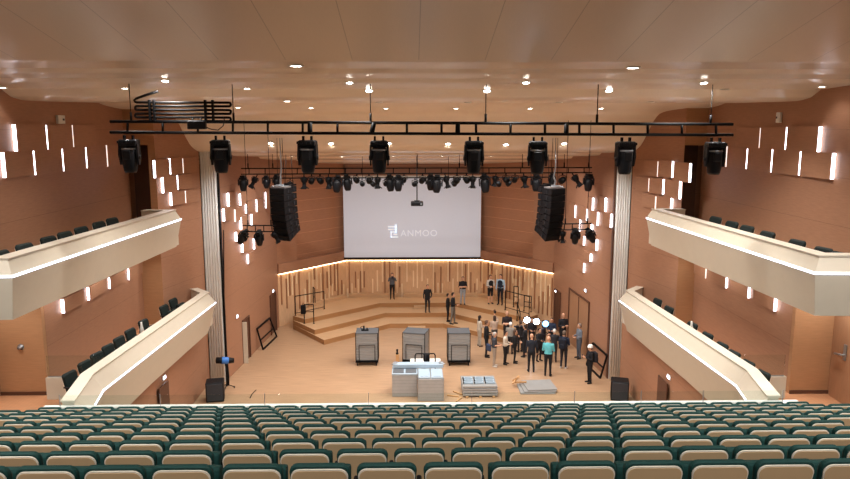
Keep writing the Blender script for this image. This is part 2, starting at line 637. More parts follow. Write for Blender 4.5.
def wall_door(s, y0, y1, h, m=DOORM, leaf=None, frame=DARKW):
    global dn
    dn += 1
    (ax, ay), (bx, by) = STAGEW[s]
    f = lambda y: ax + (bx - ax) * (y - ay) / (by - ay)
    ang = math.atan2(by - ay, bx - ax)
    d = MB()
    n = Vector((-s, 0, 0))
    P0, P1 = Vector((f(y0), y0, 0)), Vector((f(y1), y1, 0))
    q = [P0 + n * 0.015, P1 + n * 0.015, P1 - n * 0.05, P0 - n * 0.05]
    d.rings([[v for v in q], [v + Vector((0, 0, h)) for v in q]], 0, False)
    o = struct(d.build('door_%d' % dn, m))
    fr = MB()
    for a in (P0, P1):
        fr.box((a.x + n.x * 0.02, a.y, h / 2), (0.09, 0.07, h))
    fr.box(((P0.x + P1.x) / 2 + n.x * 0.02, (y0 + y1) / 2, h + 0.03), (0.09, (y1 - y0) + 0.1, 0.07), (0, 0, math.atan2(P1.y - P0.y, P1.x - P0.x) - math.pi / 2))
    fr.build('door_frame', frame, o)['kind'] = 'structure'
    return o, P0, P1


d1, P0, P1 = wall_door(-1, 31.7, 32.6, 2.0, DARKW)
lf = MB().box((P0.x + 0.12, P0.y - 0.05, 1.0), (0.2, 0.05, 1.98)).build('door_leaf', CREAM, d1)
lf['kind'] = 'structure'
d2, _, _ = wall_door(-1, 36.2, 37.2, 2.1, DARKW)
d3, _, _ = wall_door(1, 36.4, 37.4, 2.15, DARKW)
d4, P0, P1 = wall_door(1, 31.9, 34.9, 2.75, DOORM)
MB().box(((P0.x + P1.x) / 2 - 0.03, 33.4, 1.35), (0.03, 0.03, 2.7)).build('door_joint', DARKW, d4)['kind'] = 'structure'
# doorways under the lower side balconies
for s, yy in ((-1, 22.5), (1, 22.3)):
    dn += 1
    p = at(*((163, 380) if s < 0 else (663, 382)), x=s * 8.75)
    o = MB().span((min(s * 8.72, s * 8.76), p.y - 0.45, 0), (max(s * 8.72, s * 8.76), p.y + 0.45, min(2.1, p.z + 0.1)))
    struct(o.build('door_%d' % dn, DARKW))
# niche side doors with handles
for s in (-1, 1):
    dn += 1
    X = s * (WX[s] + 0.95)
    y0, y1 = DY[s] - 1.25, DY[s] - 0.15
    o = MB().span((min(X, X - s * 0.05), y0, LZ), (max(X, X - s * 0.05), y1, LZ + 3.1)).build('door_%d' % dn, DOORM)
    struct(o)
    h = MB()
    yh = y1 - 0.55
    h.tube([(X - s * 0.05, yh, LZ + 1.35), (X - s * 0.14, yh, LZ + 1.35), (X - s * 0.14, yh + 0.32, LZ + 1.30)], 0.035, 8)
    h.span((min(X - s * 0.05, X - s * 0.08), yh - 0.06, LZ + 1.2), (max(X - s * 0.05, X - s * 0.08), yh + 0.06, LZ + 1.65), 0.01)
    hh = h.build('door_handle', STEEL, o)
    hh['kind'] = 'structure'

# ------------------------------------------------------------------ audience balcony: stepped floor and front parapet
st = MB()
for i in range(-11, 10):                 # i = 0 nearest visible row; negative rows lie behind the camera
    pass
ROWS = 10
ROWD, RISE = 0.985, 0.3445
Y0, ZT0 = 5.41, 8.068              # top rear edge of the nearest visible row
SEATH = 0.90


def row_y(i):
    return Y0 + ROWD * i


def row_floor(i):
    return ZT0 - RISE * i - SEATH


for i in range(-10, ROWS):
    y0, y1 = row_y(i) - 0.12, row_y(i) + ROWD - 0.12
    if i == ROWS - 1:
        y1 = 14.95
    if i == -10:
        y0 = -5
    wx = 12.0
    st.span((-wx, y0, 2.6), (wx, y1, row_floor(i)))
struct(st.build('floor_audience_steps', FLOORH))
pp = MB()
pp.span((-8.0, 14.75, 2.4), (8.3, 14.95, 4.70), 0.0, 0)
pp.span((-8.3, 14.70, 4.70), (8.6, 15.0, 4.74), 0.0, 1)
struct(pp.build('balustrade_wall_front', [CREAM, WHITEP]))

# ------------------------------------------------------------------ side balconies


def sweep(name, path, sec, m, parent=None, s=1):
    """sec: list of (inward offset, dz, ...) per path point; path: (x, y, z, nx, ny) with n pointing away from the hall centre"""
    mb_ = MB()
    rings = []
    for (x, y, z, nx, ny) in path:
        rings.append([(x + nx * o_, y + ny * o_, z + dz) for o_, dz in sec])
    mb_.rings(rings, 0, False)
    return mb_.build(name, m, parent)


for s in (-1, 1):
    # ---- lower: LED line runs (7.93, 27.7, 3.95) -> (7.93, 17.6, 4.25), then bends towards the audience balcony
    LX = {-1: 7.93, 1: 8.2}
    path = [(s * 8.75, 28.6, 3.93, s * 0.3, -1.0) if False else (s * (LX[s] + 0.78), 28.25, 4.0, s * 0.77, -0.64),
            (s * LX[s], 27.3, 4.02, s, -0.36), (s * LX[s], 17.05, 4.30, s, 0.0), (s * (LX[s] - 0.40), 15.5, 4.40, s, 0.0), (s * (LX[s] - 0.5), 15.01, 4.40, s, 0.0)]
    r = struct(sweep('balcony_%s_lower' % SN[s], path, [(0.34, -1.22), (0.0, 0.0), (0.015, 0.035), (0.27, 0.40), (0.50, 0.40), (0.50, -1.15)], CREAM))
    sweep('parapet_cap', path, [(0.24, 0.395), (0.22, 0.44), (0.54, 0.44), (0.52, 0.395)], CREAMC, r)['kind'] = 'structure'
    led = sweep('led_line', path[1:], [(-0.012, -0.022), (-0.012, 0.014), (0.02, 0.02), (0.02, -0.022)], LEDB, r)
    led['label'] = 'white led line along the parapet'
    # underside slab
    u_ = MB().span((min(s * (LX[s] + .36), s * 9.0), 15.2, 2.95), (max(s * (LX[s] + .36), s * 9.0), 28.0, 3.3)).build('balcony_slab', CREAM, r)
    u_['kind'] = 'structure'
    # step seat box and low cream wall at the near end
    ys = DY[s] - 0.35
    bx = MB().span((min(s * 8.5, s * 10.2), ys, LZ), (max(s * 8.5, s * 10.2), ys + 0.12, LZ + 0.62)).build('end_wall', CREAM, r)
    bx['kind'] = 'structure'
    # ---- upper
    path = [(s * 9.7, 25.5, 7.60, s * 0.25, -0.97), (s * 8.40, 25.1, 7.64, s, -0.75), (s * 8.42, 14.4, 7.80, s * 1.0, 1.0), (s * 12.2, 14.2, 7.80, 0, 1.0)]
    r = struct(sweep('balcony_%s_upper' % SN[s], path, [(0.18, -0.98), (0.0, 0.0), (0.012, 0.035), (0.16, 0.32), (0.42, 0.32), (0.42, -0.92)], CREAM))
    sweep('parapet_cap', path, [(0.14, 0.318), (0.12, 0.36), (0.46, 0.36), (0.44, 0.318)], CREAMC, r)['kind'] = 'structure'
    led = sweep('led_line', path[1:], [(-0.012, -0.03), (-0.012, 0.02), (0.02, 0.02), (0.02, -0.03)], LEDB, r)
    led['label'] = 'white led line along the parapet'
    sl = MB()
    sl.hexa([(s * 8.6, 14.8, 6.88), (s * 8.6, 25.3, 6.68), (s * (WX[s] + 1.6), 25.6, 6.68), (s * (WX[s] + 1.6), 14.8, 6.88)],
            [(s * 8.6, 14.8, 7.18), (s * 8.6, 25.3, 7.10), (s * (WX[s] + 1.6), 25.6, 7.10), (s * (WX[s] + 1.6), 14.8, 7.18)])
    o = sl.build('balcony_slab', CREAM, r)
    o['kind'] = 'structure'
# ================================================================== SEATS
def outline(wt, wb, z0, z1, r, n=5):
    pts = [(-wb / 2, z0), (wb / 2, z0)]
    for k in range(n + 1):
        a = math.pi / 2 * k / n
        pts.append((wt / 2 - r + r * math.cos(a), z1 - r + r * math.sin(a)))
    for k in range(n + 1):
        a = math.pi / 2 + math.pi / 2 * k / n
        pts.append((-wt / 2 + r + r * math.cos(a), z1 - r + r * math.sin(a)))
    return pts


def lean(z):
    return 0.16 * (SEATH - z) / SEATH          # the back leans towards the rear at the top


def slab(mb_, outs, mi=0):
    """outs: list of (outline, depth) from rear to front"""
    mb_.rings([[(x, dpt + lean(z), z) for x, z in o_] for o_, dpt in outs], mi, False)


def make_seat(GREEN=GREEN, SHELL=SHELL):
    t = thing('auditorium_seat', 'x', 'seat')
    m = MB()
    slab(m, [(outline(0.452, 0.37, 0.22, 0.852, 0.066), 0.0), (outline(0.458, 0.375, 0.215, 0.856, 0.068), 0.012), (outline(0.458, 0.375, 0.215, 0.856, 0.068), 0.02)])
    m.build('back_shell', SHELL, t)
    m = MB()
    slab(m, [(outline(0.472, 0.385, 0.208, 0.866, 0.074), 0.004), (outline(0.478, 0.39, 0.208, 0.869, 0.076), 0.03)])
    o = m.build('shell_edge', SHELLT, t)
    o['label'] = 'cream edge of the back shell'
    m = MB()
    slab(m, [(outline(0.484, 0.40, 0.36, 0.888, 0.066), 0.018), (outline(0.50, 0.42, 0.34, 0.900, 0.07), 0.034), (outline(0.50, 0.42, 0.34, 0.898, 0.07), 0.07), (outline(0.47, 0.40, 0.36, 0.872, 0.07), 0.10)])
    m.build('back_cushion', GREEN, t)
    m = MB()
    m.box((0, 0.34, 0.53), (0.46, 0.12, 0.40), (math.radians(-12), 0, 0), 0.03, 0, 2)
    m.build('seat_cushion', GREEN, t)
    m = MB()
    m.box((0.2725, 0.26, 0.58), (0.045, 0.34, 0.04), None, 0.01)
    m.box((0.2725, 0.24, 0.29), (0.035, 0.10, 0.56), None)
    m.box((0.2725, 0.26, 0.01), (0.045, 0.26, 0.02), None)
    m.build('armrest', BLACKP, t)
    m = MB()
    m.box((0, 0.2, 0.13), (0.06, 0.10, 0.26))
    m.box((0, 0.2, 0.27), (0.36, 0.08, 0.03))
    m.box((0, 0.2, 0.008), (0.16, 0.2, 0.016))
    m.build('base', BLACKP, t)
    return t


def project_x(x, y, z):
    d = Vector((x, y, z)) - CAM
    return 425 + FPX * d.dot(rt) / d.dot(fw)


seat0 = make_seat()
used = [False]


def place_seat(loc, rz, label, group):
    if not used[0]:
        used[0] = True
        seat0['label'] = label
        seat0['group'] = group
        seat0.location = loc
        seat0.rotation_euler.z = rz
        return seat0
    return dup(seat0, label, loc, (0, 0, rz), group=group)


ROWN = ['front', 'second', 'third', 'fourth', 'fifth', 'sixth', 'seventh', 'eighth', 'ninth', 'nearest']
for i in range(ROWS):
    y = row_y(i)
    zf = row_floor(i)
    zt = zf + SEATH
    frac = i / (ROWS - 1)
    xl = at(216.5 + 3.5 * frac, 463 - 60 * frac, y=y).x
    xr = at(621.5 - 14 * frac, 463 - 60 * frac, y=y).x
    n = round((xr - xl) / 0.555)
    p = (xr - xl) / n
    rn = ROWN[ROWS - 1 - i]
    rowtxt = 'nearest row' if rn == 'nearest' else ('front row along the white ledge' if rn == 'front' else rn + ' row from the ledge')
    for k in range(n):
        lab = 'beige-backed green seat, centre block, %s, %s' % (rowtxt, nth_left(k, n))
        place_seat((xl + p * (k + 0.5), y, zf), 0, lab, 'green seats of the audience balcony')
    for sgn, x0, side in ((-1, xl, 'left'), (1, xr, 'right')):
        k = 0
        off = 0.024 if sgn < 0 else 0.012
        while True:
            x = x0 + sgn * (off + 0.555 * (k + 0.5))
            px = project_x(x, y, zt)
            half = 0.25 * FPX * 0.945 / y
            if px < -half or px > 850 + half:
                break
            if i == ROWS - 1 and (px - half < 30 or px + half > 814):
                break
            if abs(x) > 10.0:
                break
            lab = 'beige-backed green seat, %s block, %s, %s from the centre block' % (side, rowtxt, ORD[k])
            place_seat((x, y, zf), 0, lab, 'green seats of the audience balcony')
            k += 1

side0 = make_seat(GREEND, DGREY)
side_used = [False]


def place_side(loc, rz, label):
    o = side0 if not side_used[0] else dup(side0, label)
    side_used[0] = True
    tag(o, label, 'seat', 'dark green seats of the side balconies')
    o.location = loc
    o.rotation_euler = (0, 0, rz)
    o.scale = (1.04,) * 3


# seats of the side balconies: one row each, backs to the wall
SIDE = [(-1, 'upper', 7.20, 9.15, [(8, 250), (32, 243.5), (55.6, 237), (71.6, 232), (87.7, 226.8), (105, 221), (118, 218)]),
        (1, 'upper', 7.20, 9.15, [(843, 251.5), (821, 247), (790, 238.5), (761, 230), (741, 224), (726, 220.5), (710, 216)]),
        (-1, 'lower', LZ, 9.15, [(76, 369), (91, 362), (103, 355), (114, 348.5), (125, 342), (136, 335.5), (149, 329), (169, 313), (178, 304.5)]),
        (1, 'lower', LZ, 9.15, [(757, 366), (742, 359.5), (728, 350.5), (716.6, 343), (702, 334), (687, 326), (664, 311.5), (653, 301.5)])]
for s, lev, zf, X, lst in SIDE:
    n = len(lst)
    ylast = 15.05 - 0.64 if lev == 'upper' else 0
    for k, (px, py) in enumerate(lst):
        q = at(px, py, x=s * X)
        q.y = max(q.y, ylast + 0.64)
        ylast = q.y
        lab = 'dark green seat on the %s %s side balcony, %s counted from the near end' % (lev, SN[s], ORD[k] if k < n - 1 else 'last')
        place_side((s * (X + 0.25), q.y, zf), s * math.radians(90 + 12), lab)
# small white paper cones on two seats
for s, px, py in ((-1, 141.5, 327), (1, 691.5, 326)):
    q = at(px, py, x=s * 8.95)
    mb = MB().lathe([(0.09, 0), (0.04, 0.22), (0.035, 0.25), (0.03, 0.36)], (0, 0, 0), 12)
    o = mb.build('paper_tag', WHITEP, None, (q.x, q.y, LZ + 0.44 + 0.06))
    o.location.z = q.z - 0.2
    tag(o, 'small white paper standing among the seats of the lower %s side balcony' % SN[s], 'paper')

# ================================================================== LIT WALL PANELS
def lit_panel(pl, px, y0, y1, length, s, label, group, dim=False, h_=None, wd=0.085):
    """pl: ((ax, ay), (bx, by)) wall plan; strip centre column px from row y0 to y1 (picture rows used only to find the place on the wall)"""
    p = at(px, y0, wall=pl)
    q = at(px, y1, wall=pl)
    z1, z0 = p.z, q.z
    (ax, ay), (bx, by) = pl
    d = Vector((bx - ax, by - ay, 0)).normalized()
    n = Vector((-s, 0, 0))
    n = (n - d * n.dot(d)).normalized()
    o = Vector((p.x, p.y, 0))
    t = thing('lit_wall_panel', label, 'wall light', (p.x, p.y, z0), 0, group)
    ring = lambda z: [n * 0.005, n * wd, n * (wd * 0.75) + d * length, n * 0.005 + d * length]
    H = z1 - z0
    m = MB().rings([[v + Vector((0, 0, 0)) for v in ring(0)], [v + Vector((0, 0, H)) for v in ring(0)]], 0, False)
    m.build('panel', WALLP, t)
    a, b = n * 0.012 - d * 0.002, n * (wd - 0.008) - d * 0.002
    m = MB()
    q0 = [a, b, b - d * 0.02, a - d * 0.02]
    m.rings([[v + Vector((0, 0, 0.015)) for v in q0], [v + Vector((0, 0, H - 0.015)) for v in q0]], 0, False)
    m.build('light_strip', LEDD if dim else LEDW, t)
    return t


def panel_rows(pl, s, where, rows, length):
    for rname, lst in rows:
        n = len(lst)
        for k, it in enumerate(lst):
            px, y0, y1 = it[:3]
            dim = len(it) > 3
            L = length
            if k + 1 < n:
                a, b = at(px, y0, wall=pl), at(lst[k + 1][0], y0, wall=pl)
                L = min(length, (Vector((a.x, a.y)) - Vector((b.x, b.y))).length - 0.06)
            which = 'only panel' if n == 1 else (ORD[k] if k < n - 1 else 'last') + ' panel'
            lit_panel(pl, px, y0, y1, max(0.35, L), s, '%s from the near end, %s of lit wood panels, %s' % (which, rname, where), 'lit wood panels ' + where, dim, None, max(0.055, 0.10 - 0.017 * k))


LW, RW = ((-WX[-1], 0), (-WX[-1], 26)), ((WX[1], 0), (WX[1], 26))
LWL, RWL = ((-WL[-1], 0), (-WL[-1], 26)), ((WL[1], 0), (WL[1], 26))
panel_rows(LW, -1, 'left upper wall', [
    ('top row', [(11.9, 124, 151.8), (43.9, 124.7, 149.7), (70.6, 124.7, 147.6, 1)]),
    ('second row', [(0.5, 152, 178.5), (31.3, 150, 175.6), (60.6, 148.5, 171.7), (84.6, 147, 168.5), (105.5, 145, 167, 1)])], 1.6)
panel_rows(RW, 1, 'right upper wall', [
    ('top row', [(822.5, 126, 152.5), (789, 126.8, 150), (762, 127.5, 148.5, 1)]),
    ('second row', [(836, 152.7, 180), (802.8, 151, 176), (774, 149, 172.7), (748.6, 148.2, 169.3), (728, 146, 167.5, 1)])], 1.6)
panel_rows(LWL, -1, 'left lower wall', [
    ('single row', [(60.5, 299, 314), (86.5, 287, 301), (108, 277.5, 289.5), (127.5, 268.5, 280.5)])], 1.3)
panel_rows(RWL, 1, 'right lower wall', [
    ('single row', [(777.8, 294.7, 312), (750.9, 284, 298.8), (728, 274, 288.8), (707, 266, 279, 1)])], 1.3)
panel_rows(FRONT[-1], -1, 'beside the left grey column', [
    ('top row', [(152.7, 160, 178.4), (168.4, 158, 175), (181.7, 158, 173.5, 1)]),
    ('second row', [(161, 176.7, 193.5), (176, 175, 190)]),
    ('third row', [(169.4, 192.2, 206), (184, 190.5, 203.5, 1)])], 1.0)
panel_rows(FRONT[1], 1, 'beside the right grey column', [
    ('top row', [(691.8, 163, 182.7), (674, 161, 178), (659, 161, 177, 1)]),
    ('second row', [(681.8, 180.6, 199.5), (664.7, 179, 194.8), (650, 178, 192, 1)]),
    ('third row', [(673, 197.7, 211), (657, 196, 209, 1)])], 1.0)
panel_rows(STAGEW[-1], -1, 'left stage wall', [
    ('first row', [(226.8, 192.8, 206.8), (239, 193.5, 206)]),
    ('second row', [(222.3, 208.5, 221.8), (233.8, 209, 222.5, 1), (245, 202, 214), (255.9, 199, 212.5), (265, 191.8, 208.5)]),
    ('third row', [(239.5, 217, 230), (250.5, 214, 226)]),
    ('fourth row', [(234.8, 231.8, 241.9), (253, 238, 249.6)]),
    ('lowest row', [(241, 243, 253), (246.9, 254, 264)])], 0.95)
panel_rows(STAGEW[1], 1, 'right stage wall', [
    ('first row', [(607, 197.7, 212), (594, 197.7, 211)]),
    ('second row', [(612.6, 213.7, 228), (599, 212, 226), (587.8, 208, 221), (576, 205, 218)]),
    ('third row', [(593, 224, 235), (581, 219.5, 231.5)]),
    ('fourth row', [(598, 239, 251), (585, 236, 246)]),
    ('lowest row', [(592, 253.5, 262), (585, 263, 273)])], 0.95)

# ================================================================== CEILING LIGHTS
DL = [('nearest pair', [(296, 65), (633, 67)], 0.115),
      ('second line', [(3, 87), (165, 80), (349.5, 82), (526, 82), (704, 82), (822, 86)], 0.08),
      ('third line', [(125, 87.5), (247, 88), (369, 90), (487, 90), (609, 90), (725, 89)], 0.085),
      ('fourth line', [(287, 100.5), (379, 102), (468, 102), (559, 102), (651, 101.3)], 0.085),
      ('fifth line', [(238, 107), (311, 107.5), (386, 108), (456, 108), (530, 108), (601, 108)], 0.085),
      ('stage line behind the truss', [(271, 143), (331, 143.3), (389, 143.3), (448, 143.3), (506, 144), (564, 143.3)], 0.10),
      ('farthest stage line', [(292, 156), (342, 156), (393, 156), (442, 155.5), (491, 156), (540, 156)], 0.10)]
dl0 = None


def spot(parent, power, size=2.2, blend=0.6, loc=(0, 0, -0.06), col=(1.0, 0.965, 0.925), radius=0.08, rot=(0, 0, 0)):
    l = bpy.data.lights.new('lamp_light', 'SPOT')
    l.energy = power
    l.spot_size = size
    l.spot_blend = blend
    l.color = col
    l.shadow_soft_size = radius
    o = bpy.data.objects.new('lamp_light', l)
    COL.objects.link(o)
    o.parent = parent
    o.location = loc
    o.rotation_euler = rot
    return o


def downlight(p, r, label, power, group, aim=0.0, cone=2.2):
    t = thing('ceiling_downlight', label, 'ceiling light', p, 0, group)
    sl_ = (zceil(p[1] + 0.1) - zceil(p[1] - 0.1)) / 0.2
    ang = math.atan(max(-0.5, min(0.5, sl_)))
    R = Euler((ang, 0, 0)).to_matrix()
    k = r / 0.1
    MB().lathe([(0.135 * k, 0.05), (0.135 * k, -0.012), (0.10 * k, -0.016), (0.10 * k, 0.05)], (0, 0, 0), 20, 0, R).build('trim_ring', WHITEP, t)
    MB().lathe([(0.001, -0.010), (0.097 * k, -0.010), (0.097 * k, 0.0), (0.001, 0.0)], (0, 0, 0), 20, 0, R).build('lamp', LAMPM, t)
    spot(t, power, cone, rot=(aim, 0, 0))
    return t


for ln, lst, r in DL:
    n = len(lst)
    for k, (px, py) in enumerate(lst):
        p = on_ceiling(px, py)
        pw = SPOT_STAGE * (0.95 if 'far' in ln else 1.0) if 'stage' in ln else SPOT_FRONT
        if ln == 'second line' and k in (0, n - 1):
            pw *= 0.06
        downlight((p.x, p.y, zceil(p.y) - 0.012), r, 'round recessed ceiling downlight, %s, %s' % (ln, nth_left(k, n) if n > 2 else ('left one' if k == 0 else 'right one')), pw, 'ceiling downlights', 0.35 if 'far' in ln else 0.0, 2.5 if 'stage' in ln else 2.2)
# unseen downlights added over the seats to brighten the hall
hs = bpy.data.objects.new('added_house_lights', None)
for k, (x, y) in enumerate([(-9, -2.0), (-3, -2.0), (3, -2.0), (9, -2.0), (-7.5, 1.8), (-2.5, 1.8), (2.5, 1.8), (7.5, 1.8), (-7.5, 6.0), (-2.5, 6.0), (2.5, 6.0), (7.5, 6.0), (-9.4, 10.5), (9.4, 10.5)]):
    downlight((x, y, zceil(y) - 0.012), 0.11, 'unseen added ceiling downlight over the seats, %s' % ORD[k], HOUSE_FILL * (1.5 if k < 4 else 1.2 if k < 8 else 0.7 if k in (9, 10) else 3.6), 'added fill lamps over the seats', 0.62 if k < 8 else 0.3, 1.7)
bpy.data.objects.remove(hs)
# ================================================================== HANGING RIG
def rotm(ax, ang):
    return Matrix.Rotation(ang, 3, ax)


def ladder(name, label, a_top, b_top, a_bot, b_bot, rungs, r=0.03, rods=(), mats=BLACK, group=None):
    """flat ladder truss; world coordinates"""
    a_top, b_top, a_bot, b_bot = map(Vector, (a_top, b_top, a_bot, b_bot))
    c = (a_top + b_top) / 2
    t = thing(name, label, 'truss', c, 0, group)
    MB().tube([a_top - c, b_top - c], r, 8).build('chord', mats, t)
    MB().tube([a_bot - c, b_bot - c], r, 8).build('chord', mats, t)
    for k in range(rungs):
        f = (k + 0.5) / rungs
        p, q = a_top.lerp(b_top, f) - c, a_bot.lerp(b_bot, f) - c
        MB().tube([p, q], r * 0.85, 6).build('rung', mats, t)
    for f in rods:
        p = a_top.lerp(b_top, f)
        zc = zceil(p.y) - 0.05
        MB().tube([p - c, Vector((p.x, p.y, zc)) - c], 0.012, 6).tube([p - c, p - c + Vector((0, 0, 0.22))], 0.03, 6).build('suspension_rod', BLACK, t)
    return t


FT = 17.0
a, b = at(110, 121.5, y=FT), at(733, 124.3, y=FT)
c_, d_ = at(110, 132.3, y=FT), at(733, 135.0, y=FT)
fr = lambda px: (px - 110) / 623.0
ladder('lighting_truss', 'long black ladder truss hung across the hall above the front of the seats', a, b, c_, d_, 18, 0.036, [fr(x) for x in (131, 232, 368, 483, 595, 710)])


def front_z(px, top=False):
    f = fr(px)
    return (a.z + (b.z - a.z) * f) if top else (c_.z + (d_.z - c_.z) * f)


def make_moving_head():
    t = thing('moving_head_light', 'x', 'stage light', group='moving heads on the long front truss')
    m = MB()
    m.box((-0.10, 0, -0.02), (0.05, 0.09, 0.12), None, 0.008)
    m.box((0.10, 0, -0.02), (0.05, 0.09, 0.12), None, 0.008)
    m.build('clamp', BLACK, t)
    m = MB()
    m.box((0, 0, -0.135), (0.42, 0.34, 0.13), None, 0.035, 0, 2)
    m.box((0, 0, -0.085), (0.36, 0.28, 0.05), None, 0.01)
    for k in range(5):
        m.box((-0.2 + k * 0.1, -0.172, -0.12), (0.04, 0.03, 0.06), None, 0.006)
    m.build('base', BLACKP, t)
    m = MB()
    for s in (-1, 1):
        m.rings([[(s * 0.175, -0.09, -0.17), (s * 0.225, -0.09, -0.17), (s * 0.225, 0.09, -0.17), (s * 0.175, 0.09, -0.17)],
                 [(s * 0.185, -0.11, -0.42), (s * 0.235, -0.11, -0.42), (s * 0.235, 0.11, -0.42), (s * 0.185, 0.11, -0.42)],
                 [(s * 0.19, -0.05, -0.66), (s * 0.225, -0.05, -0.66), (s * 0.225, 0.05, -0.66), (s * 0.19, 0.05, -0.66)]], 0, False)
        m.tube([(s * 0.18, 0, -0.48), (s * 0.25, 0, -0.48)], 0.055, 12)
    m.box((0, 0, -0.19), (0.45, 0.2, 0.06))
    m.build('yoke', BLACKP, t)
    m = MB()
    m.lathe([(0.12, -0.205), (0.165, -0.225), (0.182, -0.30), (0.184, -0.42), (0.178, -0.55), (0.165, -0.70), (0.15, -0.80), (0.128, -0.85), (0.122, -0.838)], (0, 0, 0), 20, 0, None, 1, 1.05)
    m.box((0, -0.19, -0.42), (0.2, 0.05, 0.22), None, 0.02)
    m.build('head', BLACKP, t)
    MB().lathe([(0.005, -0.845), (0.121, -0.845), (0.121, -0.835), (0.005, -0.835)], (0, 0, 0), 20).build('lens', LENS, t)
    MB().lathe([(0.182, -0.30), (0.187, -0.295), (0.186, -0.27), (0.175, -0.262)], (0, 0, 0), 20, 0, None, 1, 1.05).build('head_band', STEEL, t)['label'] = 'grey metal band of the head'
    return t


mh = make_moving_head()
MHX = [128.5, 220, 307.3, 379, 474, 538, 626, 716]
for k, px in enumerate(MHX):
    z = front_z(px) - 0.105
    x = at(px, 134, y=FT).x
    lab = 'large black moving-head light on the long front truss, %s of the eight' % nth_left(k, 8)
    if k == 0:
        mh['label'] = lab
        mh.location = (x, FT, z)
    else:
        dup(mh, lab, (x, FT, z), (0, 0, 0.12 * math.sin(k * 2.3)))
# small black lamps clipped inside the front truss
for k, (px, ang) in enumerate([(310.5, 0), (373, 0.25), (457.5, 0), (565.5, 0)]):
    t = thing('small_lamp', 'small black lamp clipped inside the long front truss, %s of four' % nth_left(k, 4), 'lamp', (at(px, 128, y=FT).x, FT - 0.1, (front_z(px) + front_z(px, True)) / 2), 0, 'small lamps inside the front truss')
    m = MB().lathe([(0.03, 0.13), (0.055, 0.11), (0.06, -0.09), (0.05, -0.11)], (0, 0, 0), 12, 0, rotm('Y', ang))
    m.build('body', BLACK, t)
    MB().box((0, 0.05, 0.1), (0.03, 0.1, 0.04)).build('clamp', BLACK, t)
# control box and coiled cable on the truss
q = at(198.5, 125, y=FT)
t = thing('control_box', 'black control box strapped to the left part of the long front truss', 'box', (q.x, FT - 0.12, q.z))
MB().box((0, 0, 0), (0.42, 0.16, 0.20), None, 0.015).build('case', BLACKP, t)
MB().tube([(0.21, -0.02, -0.05), (0.34, -0.03, -0.10), (0.5, -0.03, -0.12), (0.62, -0.02, -0.02), (0.66, 0, 0.1), (0.6, 0.06, 0.2)], 0.012, 6).build('cable', BLACK, t)
MB().tube([(-0.1, 0, 0.1), (-0.1, 0.03, 0.16)], 0.02, 6).tube([(0.1, 0, 0.1), (0.1, 0.03, 0.16)], 0.02, 6).build('strap', BLACK, t)

t = thing('cable_bundle', 'thick black cable laid in long flat loops on the left end of the front truss', 'cable', (0, 0, 0))
ya = FT + 0.0
ROWSY = [102.4, 106.1, 109.8, 113.6, 117.3, 121.0]
L_, R_ = 137, 229
P_ = lambda px, py, dy=0.0: at(px, py, y=ya + dy)
path = [P_(158, 91.3), P_(146, 95.0), P_(136.5, 98.4), P_(134.2, 100.2), P_(135.2, 101.8)]
for k, yy in enumerate(ROWSY):
    xs_ = (L_, 183, R_) if k % 2 == 0 else (R_, 183, L_)
    path += [P_(x, yy + 0.25 * (x - L_) / 92) for x in xs_]
    if k + 1 < len(ROWSY):
        sg, e = (1, R_) if k % 2 == 0 else (-1, L_)
        y2 = ROWSY[k + 1]
        c = (yy + y2) / 2 + (0.25 if sg > 0 else 0)
        rr = (y2 - yy) / 2
        for a_ in (-60, -30, 0, 30, 60):
            path.append(P_(e + sg * rr * math.cos(math.radians(a_)) * 1.0, c + rr * math.sin(math.radians(a_))))
MB().tube(path, 0.030, 8).build('cable', BLACK, t)
for px in (150, 154.5, 205.5, 213):
    p0, p1 = P_(px, 100), P_(px, 121.3)
    MB().box(((p0.x + p1.x) / 2, ya, (p0.z + p1.z) / 2), (0.045, 0.10, p0.z - p1.z)).build('strap', BLACK, t)

# ------------------------------------------------------------------ rear trusses over the stage
RT, RT2 = 30.6, 33.5
ra, rb_ = at(241, 168.5, y=RT), at(592, 167.6, y=RT)
rc, rd = at(241, 174.2, y=RT), at(592, 172.6, y=RT)
ladder('lighting_truss', 'black ladder truss over the stage carrying the row of smaller lights', ra, rb_, rc, rd, 22, 0.026, (0.02, 0.09, 0.2, 0.5, 0.62, 0.8, 0.92, 0.99))
ea, eb = at(262, 178.2, y=RT2), at(548, 177.2, y=RT2)
t = thing('lighting_bar', 'single black pipe behind the stage truss with small lights', 'bar', (ea + eb) / 2)
c0 = (ea + eb) / 2
MB().tube([ea - c0, eb - c0], 0.03, 8).build('pipe', BLACK, t)
for f in (0.06, 0.35, 0.65, 0.94):
    p = ea.lerp(eb, f)
    MB().tube([p - c0, Vector((p.x, p.y, zceil(p.y) - 0.01)) - c0], 0.012, 6).build('suspension_rod', BLACK, t)


def make_par(r=0.13, l=0.26):
    t = thing('par_light', 'x', 'stage light', group='stage lights on the rear trusses')
    MB().box((0, 0, -0.03), (0.05, 0.06, 0.10), None, 0.008).build('clamp', BLACK, t)
    m = MB()
    m.tube([(-r - 0.03, 0, -0.26), (-r - 0.03, 0, -0.10), (0, 0, -0.07), (r + 0.03, 0, -0.10), (r + 0.03, 0, -0.26)], 0.015, 6)
    m.build('yoke', BLACK, t)
    R = rotm('X', math.radians(62))
    MB().lathe([(0.05, l * 0.6), (r * 0.85, l * 0.45), (r, 0), (r, -l * 0.5), (r * 0.92, -l * 0.5), (r * 0.88, -l * 0.3)], (0, 0, -0.26), 16, 0, R).build('can', BLACK, t)
    MB().lathe([(0.004, -l * 0.36), (r * 0.88, -l * 0.36), (r * 0.88, -l * 0.3), (0.004, -l * 0.3)], (0, 0, -0.26), 16, 0, R).build('lens', LENS, t)
    return t


